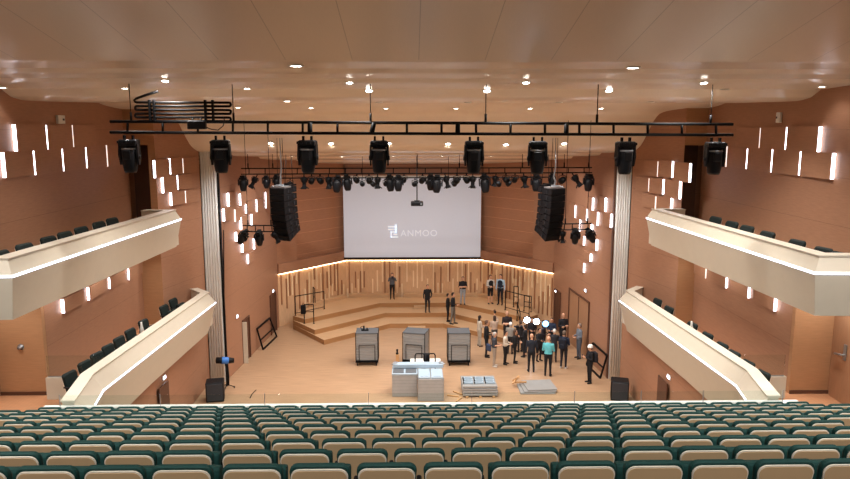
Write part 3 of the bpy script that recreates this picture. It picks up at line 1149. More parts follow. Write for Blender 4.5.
def make_profile():
    t = thing('profile_light', 'x', 'stage light', group='stage lights on the rear trusses')
    MB().box((0, 0, -0.03), (0.05, 0.06, 0.12), None, 0.008).build('clamp', BLACK, t)
    m = MB()
    m.tube([(-0.16, 0, -0.24), (-0.16, 0, -0.12), (0, 0, -0.08), (0.16, 0, -0.12), (0.16, 0, -0.24)], 0.015, 6)
    m.build('yoke', BLACK, t)
    m = MB()
    m.lathe([(0.05, -0.09), (0.12, -0.11), (0.14, -0.18), (0.14, -0.30), (0.09, -0.36), (0.085, -0.5), (0.11, -0.52), (0.11, -0.54), (0.08, -0.54)], (0, 0, 0), 14)
    m.build('body', BLACK, t)
    m = MB()
    for k in range(4):
        R = rotm('Z', math.pi / 2 * k)
        pts_ = [R @ Vector(v) for v in ((-0.10, 0.11, -0.535), (0.10, 0.11, -0.535), (0.13, 0.2, -0.62), (-0.13, 0.2, -0.62))]
        m.hexa(pts_, [v + Vector((0, 0, -0.008)) for v in pts_])
    m.build('barn_door', BLACK, t)
    return t


def make_small_head():
    t = thing('moving_head_light', 'x', 'stage light', group='stage lights on the rear trusses')
    MB().box((0, 0, -0.03), (0.2, 0.46, 0.09), None, 0.01).build('clamp', BLACK, t)
    MB().box((0, 0, -0.13), (0.36, 0.26, 0.12), None, 0.03).build('base', BLACKP, t)
    m = MB()
    for s in (-1, 1):
        m.box((s * 0.215, 0, -0.32), (0.05, 0.16, 0.30), None, 0.015)
    m.box((0, 0, -0.185), (0.46, 0.12, 0.03))
    m.build('yoke', BLACKP, t)
    MB().lathe([(0.08, -0.195), (0.16, -0.22), (0.185, -0.34), (0.18, -0.50), (0.15, -0.66), (0.11, -0.74), (0.10, -0.73)], (0, 0, 0), 16).build('head', BLACKP, t)
    MB().lathe([(0.004, -0.742), (0.105, -0.742), (0.105, -0.732), (0.004, -0.732)], (0, 0, 0), 16).build('lens', LENS, t)
    return t


PROTO = {'p': make_par(), 'f': make_profile(), 'h': make_small_head()}
first = {'p': True, 'f': True, 'h': True}
KW = {'p': 'small round black stage light', 'f': 'slim black profile light', 'h': 'black moving-head light'}


def fixture(kind, loc, rz, tilt, label, scale=1.0, group=None, roll=0.0):
    o = PROTO[kind]
    if first[kind]:
        first[kind] = False
        o['label'] = label
        o.location, o.rotation_euler, o.scale = loc, (tilt, roll, rz), (scale,) * 3
        if group:
            o['group'] = group
        return o
    return dup(o, label, loc, (tilt, roll, rz), scale, group)


REAR = [('h', 244, 0, 0.9), ('f', 257, 0.5, 0.95), ('h', 267, 0, 0.75), ('h', 275.5, 0, 0.75), ('f', 304, 0, 0.95), ('p', 311.5, 0, 1), ('p', 320, 0, 1), ('f', 328.5, 0, 0.95),
        ('h', 338.3, 0.1, 1.0), ('h', 345.8, -0.1, 0.95), ('p', 357, 0.2, 0.95), ('p', 369, 0, 1), ('f', 377.5, 0, 0.95), ('h', 389, -0.1, 1.0),
        ('h', 398.3, 0, 0.95), ('p', 404, 0, 0.9), ('p', 422.5, 0, 1), ('h', 430.8, 0, 0.95), ('h', 437.2, 0.05, 1.05), ('f', 445, -0.25, 0.95), ('p', 457, 0, 1.05), ('p', 466.5, 0, 1),
        ('f', 472.8, 0, 0.95), ('h', 484.5, -0.1, 1.1), ('f', 496, 0.15, 0.85), ('p', 506, 0, 1), ('p', 515, 0, 0.95), ('f', 523.6, -0.15, 0.95), ('h', 535.5, 0, 1.0), ('h', 553, 0, 0.7), ('p', 562.5, 0, 1.1), ('f', 572.5, -0.6, 1.0), ('h', 588, 0.05, 1.0)]
BACKROW = [('p', 330.5, 0, 0.95), ('p', 362, 0, 0.9), ('p', 372.5, 0, 0.95), ('p', 386, 0, 0.9), ('p', 415, 0, 0.95), ('p', 454, 0, 0.95), ('p', 498.5, 0, 1.0), ('p', 509, 0, 0.95), ('p', 290, 0, 0.9)]
NTH = lambda k, n: ('leftmost' if k == 0 else 'rightmost' if k == n - 1 else ORD[k] + ' from left' if k < n / 2 else ORD[n - 1 - k] + ' from right')
for nm, lst, A_, B_, yy in (('stage truss', sorted(REAR, key=lambda v: v[1]), rc, rd, RT), ('pipe behind the stage truss', sorted(BACKROW, key=lambda v: v[1]), ea, eb, RT2)):
    for k, (kd, px, roll, sc) in enumerate(lst):
        x = at(px, 175, y=yy).x
        f = (x - A_.x) / (B_.x - A_.x)
        z = A_.z + (B_.z - A_.z) * f - 0.035 - (0.02 if kd != 'p' else 0)
        fixture(kd, (x, yy + ((0.2 if k % 2 else -0.2) if kd == 'h' else 0.0), z), 0.5 * math.sin(k * 1.7) if kd == 'p' else 0.1 * math.sin(k), 0, '%s on the %s, %s' % (KW[kd], nm, NTH(k, len(lst))), sc, 'stage lights on the ' + nm, roll)
# two lower side bars with three lights each
for s, pxs, ya_, lst in ((-1, (243, 276), 27.6, [('h', 246, 0.55), ('h', 258.6, 0), ('f', 272, -0.5)]), (1, (560.5, 592), 27.6, [('f', 563, 0.0), ('h', 575.8, 0), ('h', 588, -0.5)])):
    sd = SN[s]
    p0, p1 = at(pxs[0], 225.5 if s < 0 else 224.0, y=ya_), at(pxs[1], 225.5 if s < 0 else 223.5, y=ya_)
    q0, q1 = p0 - Vector((0, 0, 0.24)), p1 - Vector((0, 0, 0.24))
    ladder('lighting_truss', 'short black truss hung below the %s speaker column with three lights' % sd, p0, p1, q0, q1, 4, 0.025, (0.15, 0.85))
    for k, (kd, px, roll) in enumerate(lst):
        x = at(px, 235, y=ya_).x
        fixture(kd, (x, ya_, q0.z + 0.005), 0.0, 0.25, '%s on short truss beside the %s speaker column, %s' % (KW[kd], sd, ('left one', 'middle one', 'right one')[k]), 0.82, 'stage lights on the short side trusses', roll)

# ------------------------------------------------------------------ line arrays


def make_cab(t, p, pitch, w_, h_, d_):
    R = rotm('X', pitch)
    m = MB()
    f = [Vector(v) for v in ((-w_ / 2, -d_ / 2, -h_ / 2), (w_ / 2, -d_ / 2, -h_ / 2), (w_ * 0.36, d_ / 2, -h_ * 0.40), (-w_ * 0.36, d_ / 2, -h_ * 0.40))]
    g = [Vector(v) for v in ((-w_ / 2, -d_ / 2, h_ / 2), (w_ / 2, -d_ / 2, h_ / 2), (w_ * 0.36, d_ / 2, h_ * 0.40), (-w_ * 0.36, d_ / 2, h_ * 0.40))]
    m.rings([[p + R @ v for v in f], [p + R @ v for v in g]], 0, False)
    o = m.build('cabinet', BLACKP, t)
    gm = MB()
    gm.box(p + R @ Vector((0, -d_ / 2 - 0.012, 0)), (w_ * 0.95, 0.02, h_ * 0.86), R, 0.006)
    gm.build('grille', DGREY if False else BLACK, o)
    for s in (-1, 1):
        MB().box(p + R @ Vector((s * w_ * 0.45, 0.03, 0)), (0.02, 0.03, h_ * 0.5), R).build('rigging_plate', DGREY, o)
    return o


for s, px0, py0, sd in ((-1, 281, 187.5, 'left'), (1, 554, 188, 'right')):
    for part, dx, dy, n, w_, h_, rzd, what in (('main', 0, 0, 8, 0.74, 0.262, 30, 'curved black main speaker column hanging %s of the screen' % sd),
                                               ('inner', 0.16, 1.0, 7, 0.44, 0.29, 26, 'narrower black speaker column hung just behind the %s main column' % sd)):
        yy = 28.0 + dy
        p = at(px0, py0, y=28.0)
        t = thing('line_array_speaker', what, 'speaker', (p.x - s * dx, yy, p.z), s * math.radians(rzd), 'hanging speaker columns')
        m = MB()
        m.box((0, 0, 0.03), (w_ * 0.95, 0.4, 0.06))
        m.box((0, -0.1, 0.09), (0.06, 0.5, 0.06))
        m.build('fly_bar', STEEL if part == 'main' else BLACK, t)
        pos = Vector((0, 0, -h_ / 2))
        pitch = 0.0
        for k in range(n):
            make_cab(t, pos.copy(), pitch, w_, h_ * 0.98, 0.55)
            np_ = pitch + math.radians(1.2 + 0.55 * k)
            pos = pos + (rotm('X', pitch) @ Vector((0, 0, -h_ / 2))) + (rotm('X', np_) @ Vector((0, 0, -h_ / 2)))
            pitch = np_
        m = MB()
        zc = min(zceil(yy), zceil(yy + 0.15)) - 0.12 - p.z
        for xx in (-0.18, 0.18):
            m.tube([(xx, 0, 0.06), (xx * 0.7, 0, zc)], 0.012, 6)
        m.build('suspension_cable', BLACK, t)
        if part == 'main':
            MB().tube([(0.0, 0.0, 0.05), (0.03, -0.05, 0.25), (-0.02, 0.02, 0.45), (0.05, 0.0, 0.8), (0.02, 0, zc)], [0.035, 0.04, 0.03, 0.03, 0.02], 8).build('chain_hoist', STEEL, t)
# thin drop cables around the left column
for k, (px, y1) in enumerate([(247, 25.9), (252, 27.0), (264.5, 28.8), (277.5, 30.8)]):
    pass

# projector on its pole
p = at(417, 203.5, y=33)
t = thing('projector', 'black projector hung on a thin pole in front of the white screen', 'projector', (p.x, 33, p.z))
MB().box((0, 0, 0), (0.58, 0.5, 0.2), None, 0.03).build('body', BLACKP, t)
MB().lathe([(0.07, 0), (0.09, 0.06), (0.085, 0.08)], (0.18, 0.25, 0), 14, 0, rotm('X', -math.pi / 2)).build('lens', LENS, t)
MB().box((0.2, -0.255, 0), (0.08, 0.012, 0.1)).build('vent', STEEL, t)
m = MB().tube([(0, 0, 0.12), (0, 0, zceil(33) - 0.01 - p.z)], 0.025, 8).box((0, 0, 0.125), (0.26, 0.2, 0.04))
m.build('pole', BLACK, t)

# screen with the faint projected logo
SY = 41.75
x0, z0 = at(344.3, 258, y=SY).x, at(412, 257.2, y=SY).z
x1, z1 = at(480.3, 258, y=SY).x, at(412, 178, y=SY).z
t = thing('projection_screen', 'wide white projection screen with a faint logo above the slatted wall', 'screen', ((x0 + x1) / 2, SY, z0))
W2 = (x1 - x0) / 2
MB().span((-W2, 0, 0), (W2, 0.02, z1 - z0)).build('cloth', SCREENM, t)
MB().span((-W2 - 0.02, -0.04, -0.09), (W2 + 0.02, 0.05, 0.0)).build('bottom_bar', BLACK, t)
MB().span((-W2 - 0.1, -0.06, z1 - z0), (W2 + 0.1, 0.06, z1 - z0 + 0.14)).build('roller_case', WHITEP, t)
cxs = (x0 + x1) / 2
lg = MB()
g = lambda px, py: (at(px, py, y=SY).x - cxs, at(px, py, y=SY).z - z0)
for (u0, v0, u1, v1) in ((388, 226.0, 396.8, 227.4), (388, 228.8, 396.8, 230.0), (394.8, 224, 396.8, 232.5), (390.2, 231.4, 396.8, 232.6), (390.6, 232, 392.0, 237.5), (390.6, 236.4, 398.2, 237.6), (393.5, 233.6, 397.2, 235.0)):
    xa, za = g(u0, v1)
    xb, zb = g(u1, v0)
    lg.span((xa, -0.006, za), (xb, -0.001, zb))
lg.build('logo', LOGOM, t)
tc = bpy.data.curves.new('logo_text', 'FONT')
tc.body = 'ANMOO'
tc.size = 0.86
tc.space_character = 1.12
tc.extrude = 0.002
to = bpy.data.objects.new('logo_text', tc)
COL.objects.link(to)
bpy.context.view_layer.update()
me = bpy.data.meshes.new_from_object(to.evaluated_get(bpy.context.evaluated_depsgraph_get()))
bpy.data.objects.remove(to)
me.materials.clear()
me.materials.append(TEXTM)
to = bpy.data.objects.new('logo_text', me)
COL.objects.link(to)
to.parent = t
xa, za = g(400.5, 236.2)
to.location = (xa, -0.004, za)
to.rotation_euler = (math.pi / 2, 0, 0)
xs = [v.co.x for v in me.vertices]
to.scale = ((g(437, 236)[0] - xa) / max(xs),) * 3
to['label'] = 'faint projected letters'

# small wall boxes and signal lamps
for s, px, py, lab in ((-1, 59, 119.5, 'small white junction box high on the left upper wall'), (1, 780.5, 117.5, 'small white sensor high on the right upper wall')):
    p = at(px, py, x=s * WX[s])
    t = thing('wall_box', lab, 'box', (p.x - s * 0.045, p.y, p.z))
    k = 1.0 if s < 0 else 0.5
    MB().box((0, 0, 0), (0.08, 0.42 * k, 0.25 * (1 if s < 0 else 1.2)), None, 0.01).build('case', WHITEP, t)
    MB().box((-s * 0.045, 0.1 * k, 0.0), (0.012, 0.1 * k, 0.06)).build('switch', DGREY, t)
for s, px, py, lab in ((-1, 272.5, 176.5, 'small grey square grille high on the left stage wall'), (-1, 266, 0, None)):
    pass
for s, px, py, lab in ((-1, 236.5, 316.5, 'small bright lamp over the nearer doorway of the left stage wall'),
                       (-1, 272.5, 291, 'small bright lamp over the farther doorway of the left stage wall'),
                       (1, 556, 291, 'small bright lamp over the narrow doorway of the right stage wall'),
                       (1, 586, 290.5, 'small bright lamp over the wide door of the right stage wall')):
    p = at(px, py, wall=STAGEW[s])
    t = thing('signal_lamp', lab, 'lamp', (p.x - s * 0.02, p.y, p.z), 0, 'small lamps over doors')
    MB().box((0, 0, 0), (0.03, 0.3, 0.16), None, 0.006).build('housing', WHITEP, t)
    MB().box((-s * 0.022, 0, 0), (0.014, 0.2, 0.09)).build('lamp', EXITM, t)
for s, px, py, lab in ((-1, 163.5, 377.5, 'small bright lamp on the wall under the lower left balcony'), (1, 669.5, 377, 'small bright lamp on the wall under the lower right balcony')):
    p = at(px, py, wall=((s * 8.75, 15.6), (s * 8.9, 29.0)))
    t = thing('signal_lamp', lab, 'lamp', (p.x - s * 0.02, p.y, p.z), 0, 'small lamps over doors')
    MB().box((0, 0, 0), (0.03, 0.3, 0.16), None, 0.006).build('housing', WHITEP, t)
    MB().box((-s * 0.022, 0, 0), (0.014, 0.2, 0.09)).build('lamp', EXITM, t)
p = at(21, 347, y=DY[-1])
t = thing('wall_fitting', 'small round metal fitting on the niche panel at far left', 'knob', (p.x, DY[-1] - 0.002, p.z))
MB().lathe([(0.09, 0), (0.09, 0.015), (0.03, 0.02), (0.03, 0.05), (0.055, 0.06), (0.06, 0.09), (0.03, 0.11)], (0, 0, 0), 14, 0, rotm('X', math.pi / 2)).build('knob', STEEL, t)

# unseen lamps added under the upper side balconies to light the walls below
for s in (-1, 1):
    for k, y in enumerate((16.2, 19.4, 22.2, 24.6, 17.6)):
        x = s * (9.5 if k < 4 else 11.0)
        zz = 6.86 - (y - 14.8) / 10.5 * 0.2
        t = thing('soffit_fill_lamp', 'unseen added lamp under the upper %s side balcony, %s from the near end' % (SN[s], ORD[k]), 'ceiling light', (x, y, zz), 0, 'added lamps under the side balconies')
        MB().lathe([(0.11, 0.02), (0.11, -0.02), (0.08, -0.022), (0.08, 0.02)], (0, 0, 0), 16).build('trim_ring', WHITEP, t)
        MB().lathe([(0.001, -0.012), (0.078, -0.012), (0.078, 0.0), (0.001, 0.0)], (0, 0, 0), 16).build('lamp', LAMPM, t)
        spot(t, SOFFIT_FILL * (2.2 if k in (0, 4) else 1.2), 2.6)

# glass rail along the ledge, glass beside the landings
gl = thing('glass_railing', 'clear glass railing standing on the white ledge before the front seats', 'railing', (0, 14.85, 4.74))
xs_ = [-7.9, -5.7, -3.4, -1.1, 1.2, 3.5, 5.0, 6.4, 8.2]
for xa, xb in zip(xs_, xs_[1:]):
    MB().span((xa + 0.02, -0.006, 0.0), (xb - 0.02, 0.006, 0.28)).build('pane', GLASSM, gl)
for xa in xs_:
    MB().box((xa, 0, 0.15), (0.012, 0.02, 0.30)).build('post', STEEL, gl)
for s in (-1, 1):
    ys = DY[s] - 0.35
    g_ = thing('glass_screen', 'clear glass pane on the cream end wall of the lower %s balcony' % SN[s], 'glass', (s * 9.35, ys + 0.06, LZ + 0.62))
    MB().span((-0.8, -0.006, 0), (0.8, 0.006, 0.62)).build('pane', GLASSM, g_)
    MB().span((-0.8, -0.015, 0), (0.8, 0.015, 0.03)).build('rail', STEEL, g_)
    g_ = thing('glass_screen', 'clear glass pane along the inner edge of the %s landing' % SN[s], 'glass', (s * 8.45, ys - 1.0, LZ))
    MB().span((-0.006, -0.95, 0), (0.006, 0.9, 1.15)).build('pane', GLASSM, g_)
    MB().span((-0.02, -0.95, 0), (0.02, 0.9, 0.04)).build('rail', STEEL, g_)
# ================================================================== STAGE EQUIPMENT
def cart(px, py, w_, label, rz=0.0, frame_h=1.0):
    q = at(px, py, z=0)
    t = thing('equipment_cart', label, 'cart', (q.x, q.y + 0.45, 0), rz, 'wheeled carts of stacked grey boards')
    D, H = 0.9, 1.56
    MB().box((0, 0, 0.19), (w_, D, 0.06), None, 0.01).build('base', BLACK, t)
    n = 10
    for k in range(n):
        h = (H - 0.26) / n
        MB().box((0.004 * math.sin(k * 3), 0, 0.225 + h * (k + 0.5)), (w_ - 0.06, D - 0.06, h - 0.012), None, 0.006).build('board', GREYW, t)
    MB().box((0, 0, H - 0.01), (w_ - 0.02, D - 0.02, 0.05), None, 0.008).build('top_mat', GREYD, t)['label'] = 'dark grey top mat'
    m = MB()
    for x in (-w_ / 2 + 0.012, w_ / 2 - 0.012):
        for y in (-D / 2 - 0.0, D / 2):
            m.tube([(x, y, 0.16), (x, y, H + 0.01)], 0.018, 6)
    m.tube([(-w_ * 0.34, -D / 2 - 0.01, 0.255), (-w_ * 0.34, -D / 2 - 0.01, frame_h), (w_ * 0.36, -D / 2 - 0.01, frame_h), (w_ * 0.36, -D / 2 - 0.01, 0.255)], 0.018, 6)
    for y in (-D / 2, D / 2):
        m.tube([(-w_ / 2, y, 0.26), (w_ / 2, y, 0.26)], 0.02, 6)
    for x in (-w_ / 2 + 0.012, w_ / 2 - 0.012):
        m.tube([(x, -D / 2, 0.26), (x, D / 2, 0.26)], 0.018, 6)
    m.build('frame', BLACK, t)
    for x in (-w_ * 0.42, w_ * 0.42):
        for y in (-D * 0.42, D * 0.42):
            c = MB().lathe([(0.03, -0.025), (0.075, -0.025), (0.075, 0.025), (0.03, 0.025)], (x, y, 0.075), 12, 0, rotm('Y', math.pi / 2))
            c.box((x, y, 0.13), (0.06, 0.09, 0.05))
            c.build('caster', BLACKP, t)
    return t


GREYW = mat('pale_grey_board', '#8f8e8c', 0.5, var=0.04, scale=5)
cart0 = cart(367, 366, 1.04, 'wheeled cart of stacked grey boards, left one of the three, black item on top')
cart(416, 366, 1.08, 'wheeled cart of stacked grey boards, middle one, turned to show its side', math.radians(-14))
cart(459, 366, 1.04, 'wheeled cart of stacked grey boards, right one, beside the standing group')
q = Vector((cart0.location.x - 0.1, cart0.location.y - 0.05, 0))
t = thing('clamp_tool', 'small black tool lying on the left cart', 'tool', (q.x, q.y, 1.577))
MB().box((0, 0, 0.03), (0.34, 0.10, 0.06), None, 0.01).box((-0.05, 0, 0.14), (0.07, 0.07, 0.18), None, 0.01).box((0.1, 0.02, 0.09), (0.05, 0.05, 0.08)).build('body', BLACK, t)
MB().tube([(-0.17, 0, 0.06), (-0.2, 0, 0.17), (-0.05, 0, 0.23)], 0.015, 6).build('lever', BLACK, t)

# crates at the front of the stage
cx0, cx1 = at(392, 380, y=27.3).x, at(417.3, 380, y=27.3).x
t = thing('metal_crate', 'grey metal crate with two dark open bins on top at the stage front', 'crate', ((cx0 + cx1) / 2, 27.85, 0), 0, 'grey crates at the stage front')
w_ = cx1 - cx0
mb = MB()
mb.box((0, 0, 0.46), (w_, 1.0, 0.92), None, 0.012)
mb.build('body', GREYB, t)
MB().box((0, 0, 0.955), (w_ + 0.02, 1.02, 0.07), None, 0.012).build('rim', BLUEG, t)
for s in (-1, 1):
    m = MB()
    x = s * w_ * 0.25
    m.box((x, -0.18, 0.995), (w_ * 0.43, 0.50, 0.012))
    m.build('bin', GREYD, t)
cx0, cx1 = at(418, 386, y=26.8).x, at(443.7, 386, y=26.8).x
w_ = cx1 - cx0
t = thing('metal_crate', 'grey metal crate with pale blue lid panels, right one at the stage front', 'crate', ((cx0 + cx1) / 2, 27.42, 0), 0, 'grey crates at the stage front')
MB().box((0, 0, 0.46), (w_, 1.1, 0.92), None, 0.012).build('body', GREYB, t)
for s in (-1, 1):
    m = MB().box((s * w_ * 0.25, 0, 0.96), (w_ * 0.46, 1.06, 0.07), None, 0.012)
    m.box((s * w_ * 0.25, -0.42, 1.0), (w_ * 0.3, 0.06, 0.03))
    m.build('lid', BLUEG, t)
for s in (-1, 1):
    m = MB()
    m.box((s * w_ * 0.5, -0.56, 0.5), (0.03, 0.02, 1.0))
    m.build('corner_trim', STEEL, t)
sx0, sx1 = at(392.5, 372, z=1.16).x, at(444.5, 372, z=1.16).x
t = thing('metal_beam', 'long pale blue metal beam lying across the two grey crates', 'beam', ((sx0 + sx1) / 2, 28.12, 1.0))
w_ = sx1 - sx0
MB().box((0, 0, 0.09), (w_, 0.36, 0.16), None, 0.015).build('body', BLUEG, t)
for s in (-1, 1):
    MB().box((s * (w_ / 2 - 0.12), 0, 0.19), (0.14, 0.22, 0.05), None, 0.01).tube([(s * (w_ / 2 - 0.05), -0.1, 0.18), (s * (w_ / 2 + 0.06), -0.1, 0.16)], 0.03, 8).build('bracket', STEEL, t)
q = at(428, 371, z=0.9)
t = thing('hand_trolley', 'white platform trolley with black tube handle behind the blue beam', 'trolley', (at(425, 368, y=29.1).x, 29.1, 0))
MB().box((0.02, 0, 0.62), (1.32, 0.7, 0.62), None, 0.02).build('white_box', WHITEP, t)['label'] = 'white box on the trolley'
MB().box((0, 0, 0.24), (1.1, 0.7, 0.08), None, 0.01).build('deck', GREYD, t)
MB().tube([(-0.43, -0.37, 0.3), (-0.43, -0.37, 1.30), (-0.38, -0.37, 1.38), (0.38, -0.37, 1.38), (0.43, -0.37, 1.30), (0.43, -0.37, 0.3)], 0.028, 8).build('handle', BLACK, t)
for x in (-0.45, 0.45):
    for y in (-0.26, 0.26):
        MB().lathe([(0.03, -0.03), (0.1, -0.03), (0.1, 0.03), (0.03, 0.03)], (x, y, 0.1), 12, 0, rotm('Y', math.pi / 2)).box((x, y, 0.17), (0.07, 0.1, 0.08)).build('caster', BLACKP, t)
t = thing('black_jacket', 'black jacket hung over the trolley handle', 'jacket', (at(426.5, 360, y=28.7).x, 28.66, 1.02))
m = MB()
m.rings([[(-0.08, -0.05, 0), (0.1, -0.05, 0), (0.1, 0.03, 0), (-0.08, 0.03, 0)], [(-0.14, -0.06, 0.12), (0.14, -0.06, 0.1), (0.14, 0.03, 0.1), (-0.14, 0.03, 0.12)],
         [(-0.12, -0.06, 0.3), (0.12, -0.06, 0.3), (0.12, 0.03, 0.3), (-0.12, 0.03, 0.3)], [(-0.15, -0.05, 0.4), (0.16, -0.05, 0.4), (0.16, 0.02, 0.4), (-0.15, 0.02, 0.4)]], 0, True)
m.build('cloth', BLACKP, t)
MB().rings([[(-0.05, -0.075, 0.1), (-0.02, -0.075, 0.1), (-0.02, -0.055, 0.1), (-0.05, -0.055, 0.1)], [(-0.05, -0.075, 0.36), (-0.02, -0.075, 0.36), (-0.02, -0.055, 0.36), (-0.05, -0.055, 0.36)]], 0, False).build('sleeve', DGREY, t)
q = at(397.5, 368, z=0)
t = thing('stage_post', 'short timber post with a black top beside the left crate', 'post', (q.x, q.y, 0))
MB().box((0, 0, 0.33), (0.15, 0.12, 0.66), None, 0.008).build('shaft', WOODP, t)
MB().lathe([(0.06, 0.66), (0.065, 0.72), (0.03, 0.75), (0.045, 0.80), (0.05, 0.88), (0.02, 0.9)], (-0.01, 0, 0), 12).build('cap', BLACK, t)
MB().box((0, 0, 0.012), (0.26, 0.22, 0.024)).build('foot', WOODP, t)

# pile of folded metal legs on a pallet
q = at(481, 400, z=0)
t = thing('deck_stack', 'low stack of grey stage decks with timber bearers near the stage front', 'stage deck', (q.x, q.y + 0.9, 0))
for k in range(4):
    MB().box((0.03 * math.sin(k * 2), 0.02 * k, 0.10 + k * 0.105), (1.42, 1.25, 0.085), (0, 0, 0.02 * math.sin(k * 5)), 0.01).build('deck', GREYW, t)
for x in (-0.55, 0.0, 0.55):
    MB().box((x, -0.04, 0.028), (0.1, 1.3, 0.055)).build('bearer', WOODP, t)
zb = 0.47
rs = random.Random(9)
for k in range(9):
    x, y = -0.46 + 0.46 * (k % 3) + rs.uniform(-0.02, 0.02), -0.3 + 0.26 * (k // 3)
    t2 = thing('folding_leg', 'pale blue folding leg frame lying on the stack of grey decks', 'leg frame', (q.x + x, q.y + 0.9 + y, zb + 0.003), rs.uniform(-0.12, 0.12), 'blue leg frames on the deck stack')
    MB().bar((-0.19, 0, 0.025), (0.19, 0, 0.025), 0.05, 0.05).bar((-0.18, 0.12, 0.03), (0.18, 0.12, 0.03), 0.04, 0.04).bar((-0.15, 0, 0.04), (-0.15, 0.14, 0.04), 0.04, 0.04).bar((0.15, 0, 0.04), (0.15, 0.14, 0.04), 0.04, 0.04).build('frame', BLUEG, t2)
    MB().lathe([(0.02, -0.02), (0.045, -0.02), (0.045, 0.02), (0.02, 0.02)], (-0.2, 0, 0.046), 10, 0, rotm('Y', math.pi / 2)).build('foot', BLACK, t2)
for k, (u, v, a_) in enumerate([(457.5, 393, 0.7), (459, 399.5, -0.5), (453, 396, 1.2)]):
    p = at(u, v, z=0.02)
    o = MB().box((0, 0, 0), (0.07, 0.5, 0.05), (0, 0, a_), 0.004).build('timber_offcut', WOODP, None, (p.x, p.y, 0.027))
    tag(o, ('short raw timber batten beside the left side of the deck stack', 'short raw timber batten lying at the front left corner of the deck stack', 'short raw timber batten between the crates and the deck stack')[k], 'batten')
q = at(537, 392, z=0)
t = thing('deck_stack', 'flat pile of grey deck sheets with a timber crosspiece at right of the stage front', 'stage deck', (q.x, q.y + 0.3, 0))
for k in range(3):
    MB().box((0.08 * k, 0.05 * k, 0.03 + 0.06 * k), (1.45 - 0.1 * k, 1.15, 0.05), (0, 0, 0.04 * k), 0.008).build('deck', GREYW, t)
MB().bar((-0.95, 0.15, 0.20), (-0.65, 0.5, 0.42), 0.06).bar((-0.9, 0.5, 0.2), (-0.7, 0.1, 0.5), 0.06).bar((-0.85, 0.3, 0.20), (-0.35, 0.3, 0.22), 0.06).build('timber_cross', WOODP, t)

# loudspeaker boxes at both front corners
for s, px, py, rz in ((-1, 214, 402, 0.2), (1, 621, 401, -0.25)):
    q = at(px, py, z=0)
    t = thing('floor_speaker', 'black loudspeaker box on the floor at the %s front corner of the stage' % SN[s], 'speaker', (q.x, q.y + 0.25, 0), rz, 'floor loudspeakers')
    MB().box((0, 0, 0.41), (0.70, 0.62, 0.80), None, 0.025).build('cabinet', BLACKP, t)
    MB().box((0, -0.32, 0.42), (0.62, 0.02, 0.70), None, 0.008).build('grille', DGREY, t)
    MB().box((0.352, 0, 0.55), (0.01, 0.16, 0.08)).build('handle', DGREY, t)

# blue-banded follow spot at the left column
q = at(229, 389, z=0)
t = thing('follow_spot', 'black and blue follow spot on a stand at the foot of the left column', 'stage light', (q.x - 0.08, q.y, 0))
z = 10.8 - (368 - 130) * q.y / 700 + 0.1
m = MB().tube([(0, 0, 0.12), (0, 0, z - 0.2)], 0.035, 8)
for k in range(3):
    an = 2 * math.pi * k / 3 + 0.4
    m.tube([(0, 0, 0.22), (0.3 * math.cos(an), 0.3 * math.sin(an), 0.05)], 0.02, 6)
m.build('stand', BLACK, t)
for k in range(3):
    an = 2 * math.pi * k / 3 + 0.4
    MB().lathe([(0.015, -0.02), (0.045, -0.02), (0.045, 0.02), (0.015, 0.02)], (0.3 * math.cos(an), 0.3 * math.sin(an), 0.045), 10, 0, rotm('Y', math.pi / 2)).build('caster', BLACKP, t)
R = rotm('Z', 0.35) @ rotm('Y', math.pi / 2 + 0.12)
MB().lathe([(0.06, -0.36), (0.13, -0.34), (0.14, -0.12), (0.13, 0.2), (0.105, 0.38), (0.09, 0.38)], (-0.05, 0, z), 14, 0, R).build('body', BLACKP, t)
MB().lathe([(0.144, -0.12), (0.15, -0.1), (0.147, 0.14), (0.136, 0.16)], (-0.05, 0, z), 14, 0, R).build('blue_band', BLUEP, t)['label'] = 'blue band around the barrel'
MB().box((0, 0, z - 0.17), (0.08, 0.08, 0.12)).build('yoke', BLACK, t)
# dark tube standing in for the shaded gap along the left stage edge
o = MB().tube([at(223.5, 230, y=29.05), at(224, 300, y=29.05), at(226, 350, y=29.0), at(228, 377, y=28.8), Vector((at(228, 377, y=28.8).x, 28.75, 0.02))], [0.02, 0.03, 0.045, 0.06, 0.06], 8).build('shade_gap_tube', BLACK)
tag(o, 'dark strip for the shaded gap beside the left grey column', 'cable')
o = MB().tube([at(256, 390, z=0.02), at(252, 394, z=0.02), at(250, 398, z=0.02)], 0.018, 6).build('floor_cable', BLACK)
tag(o, 'short black cable end lying on the stage floor near the follow spot', 'cable')

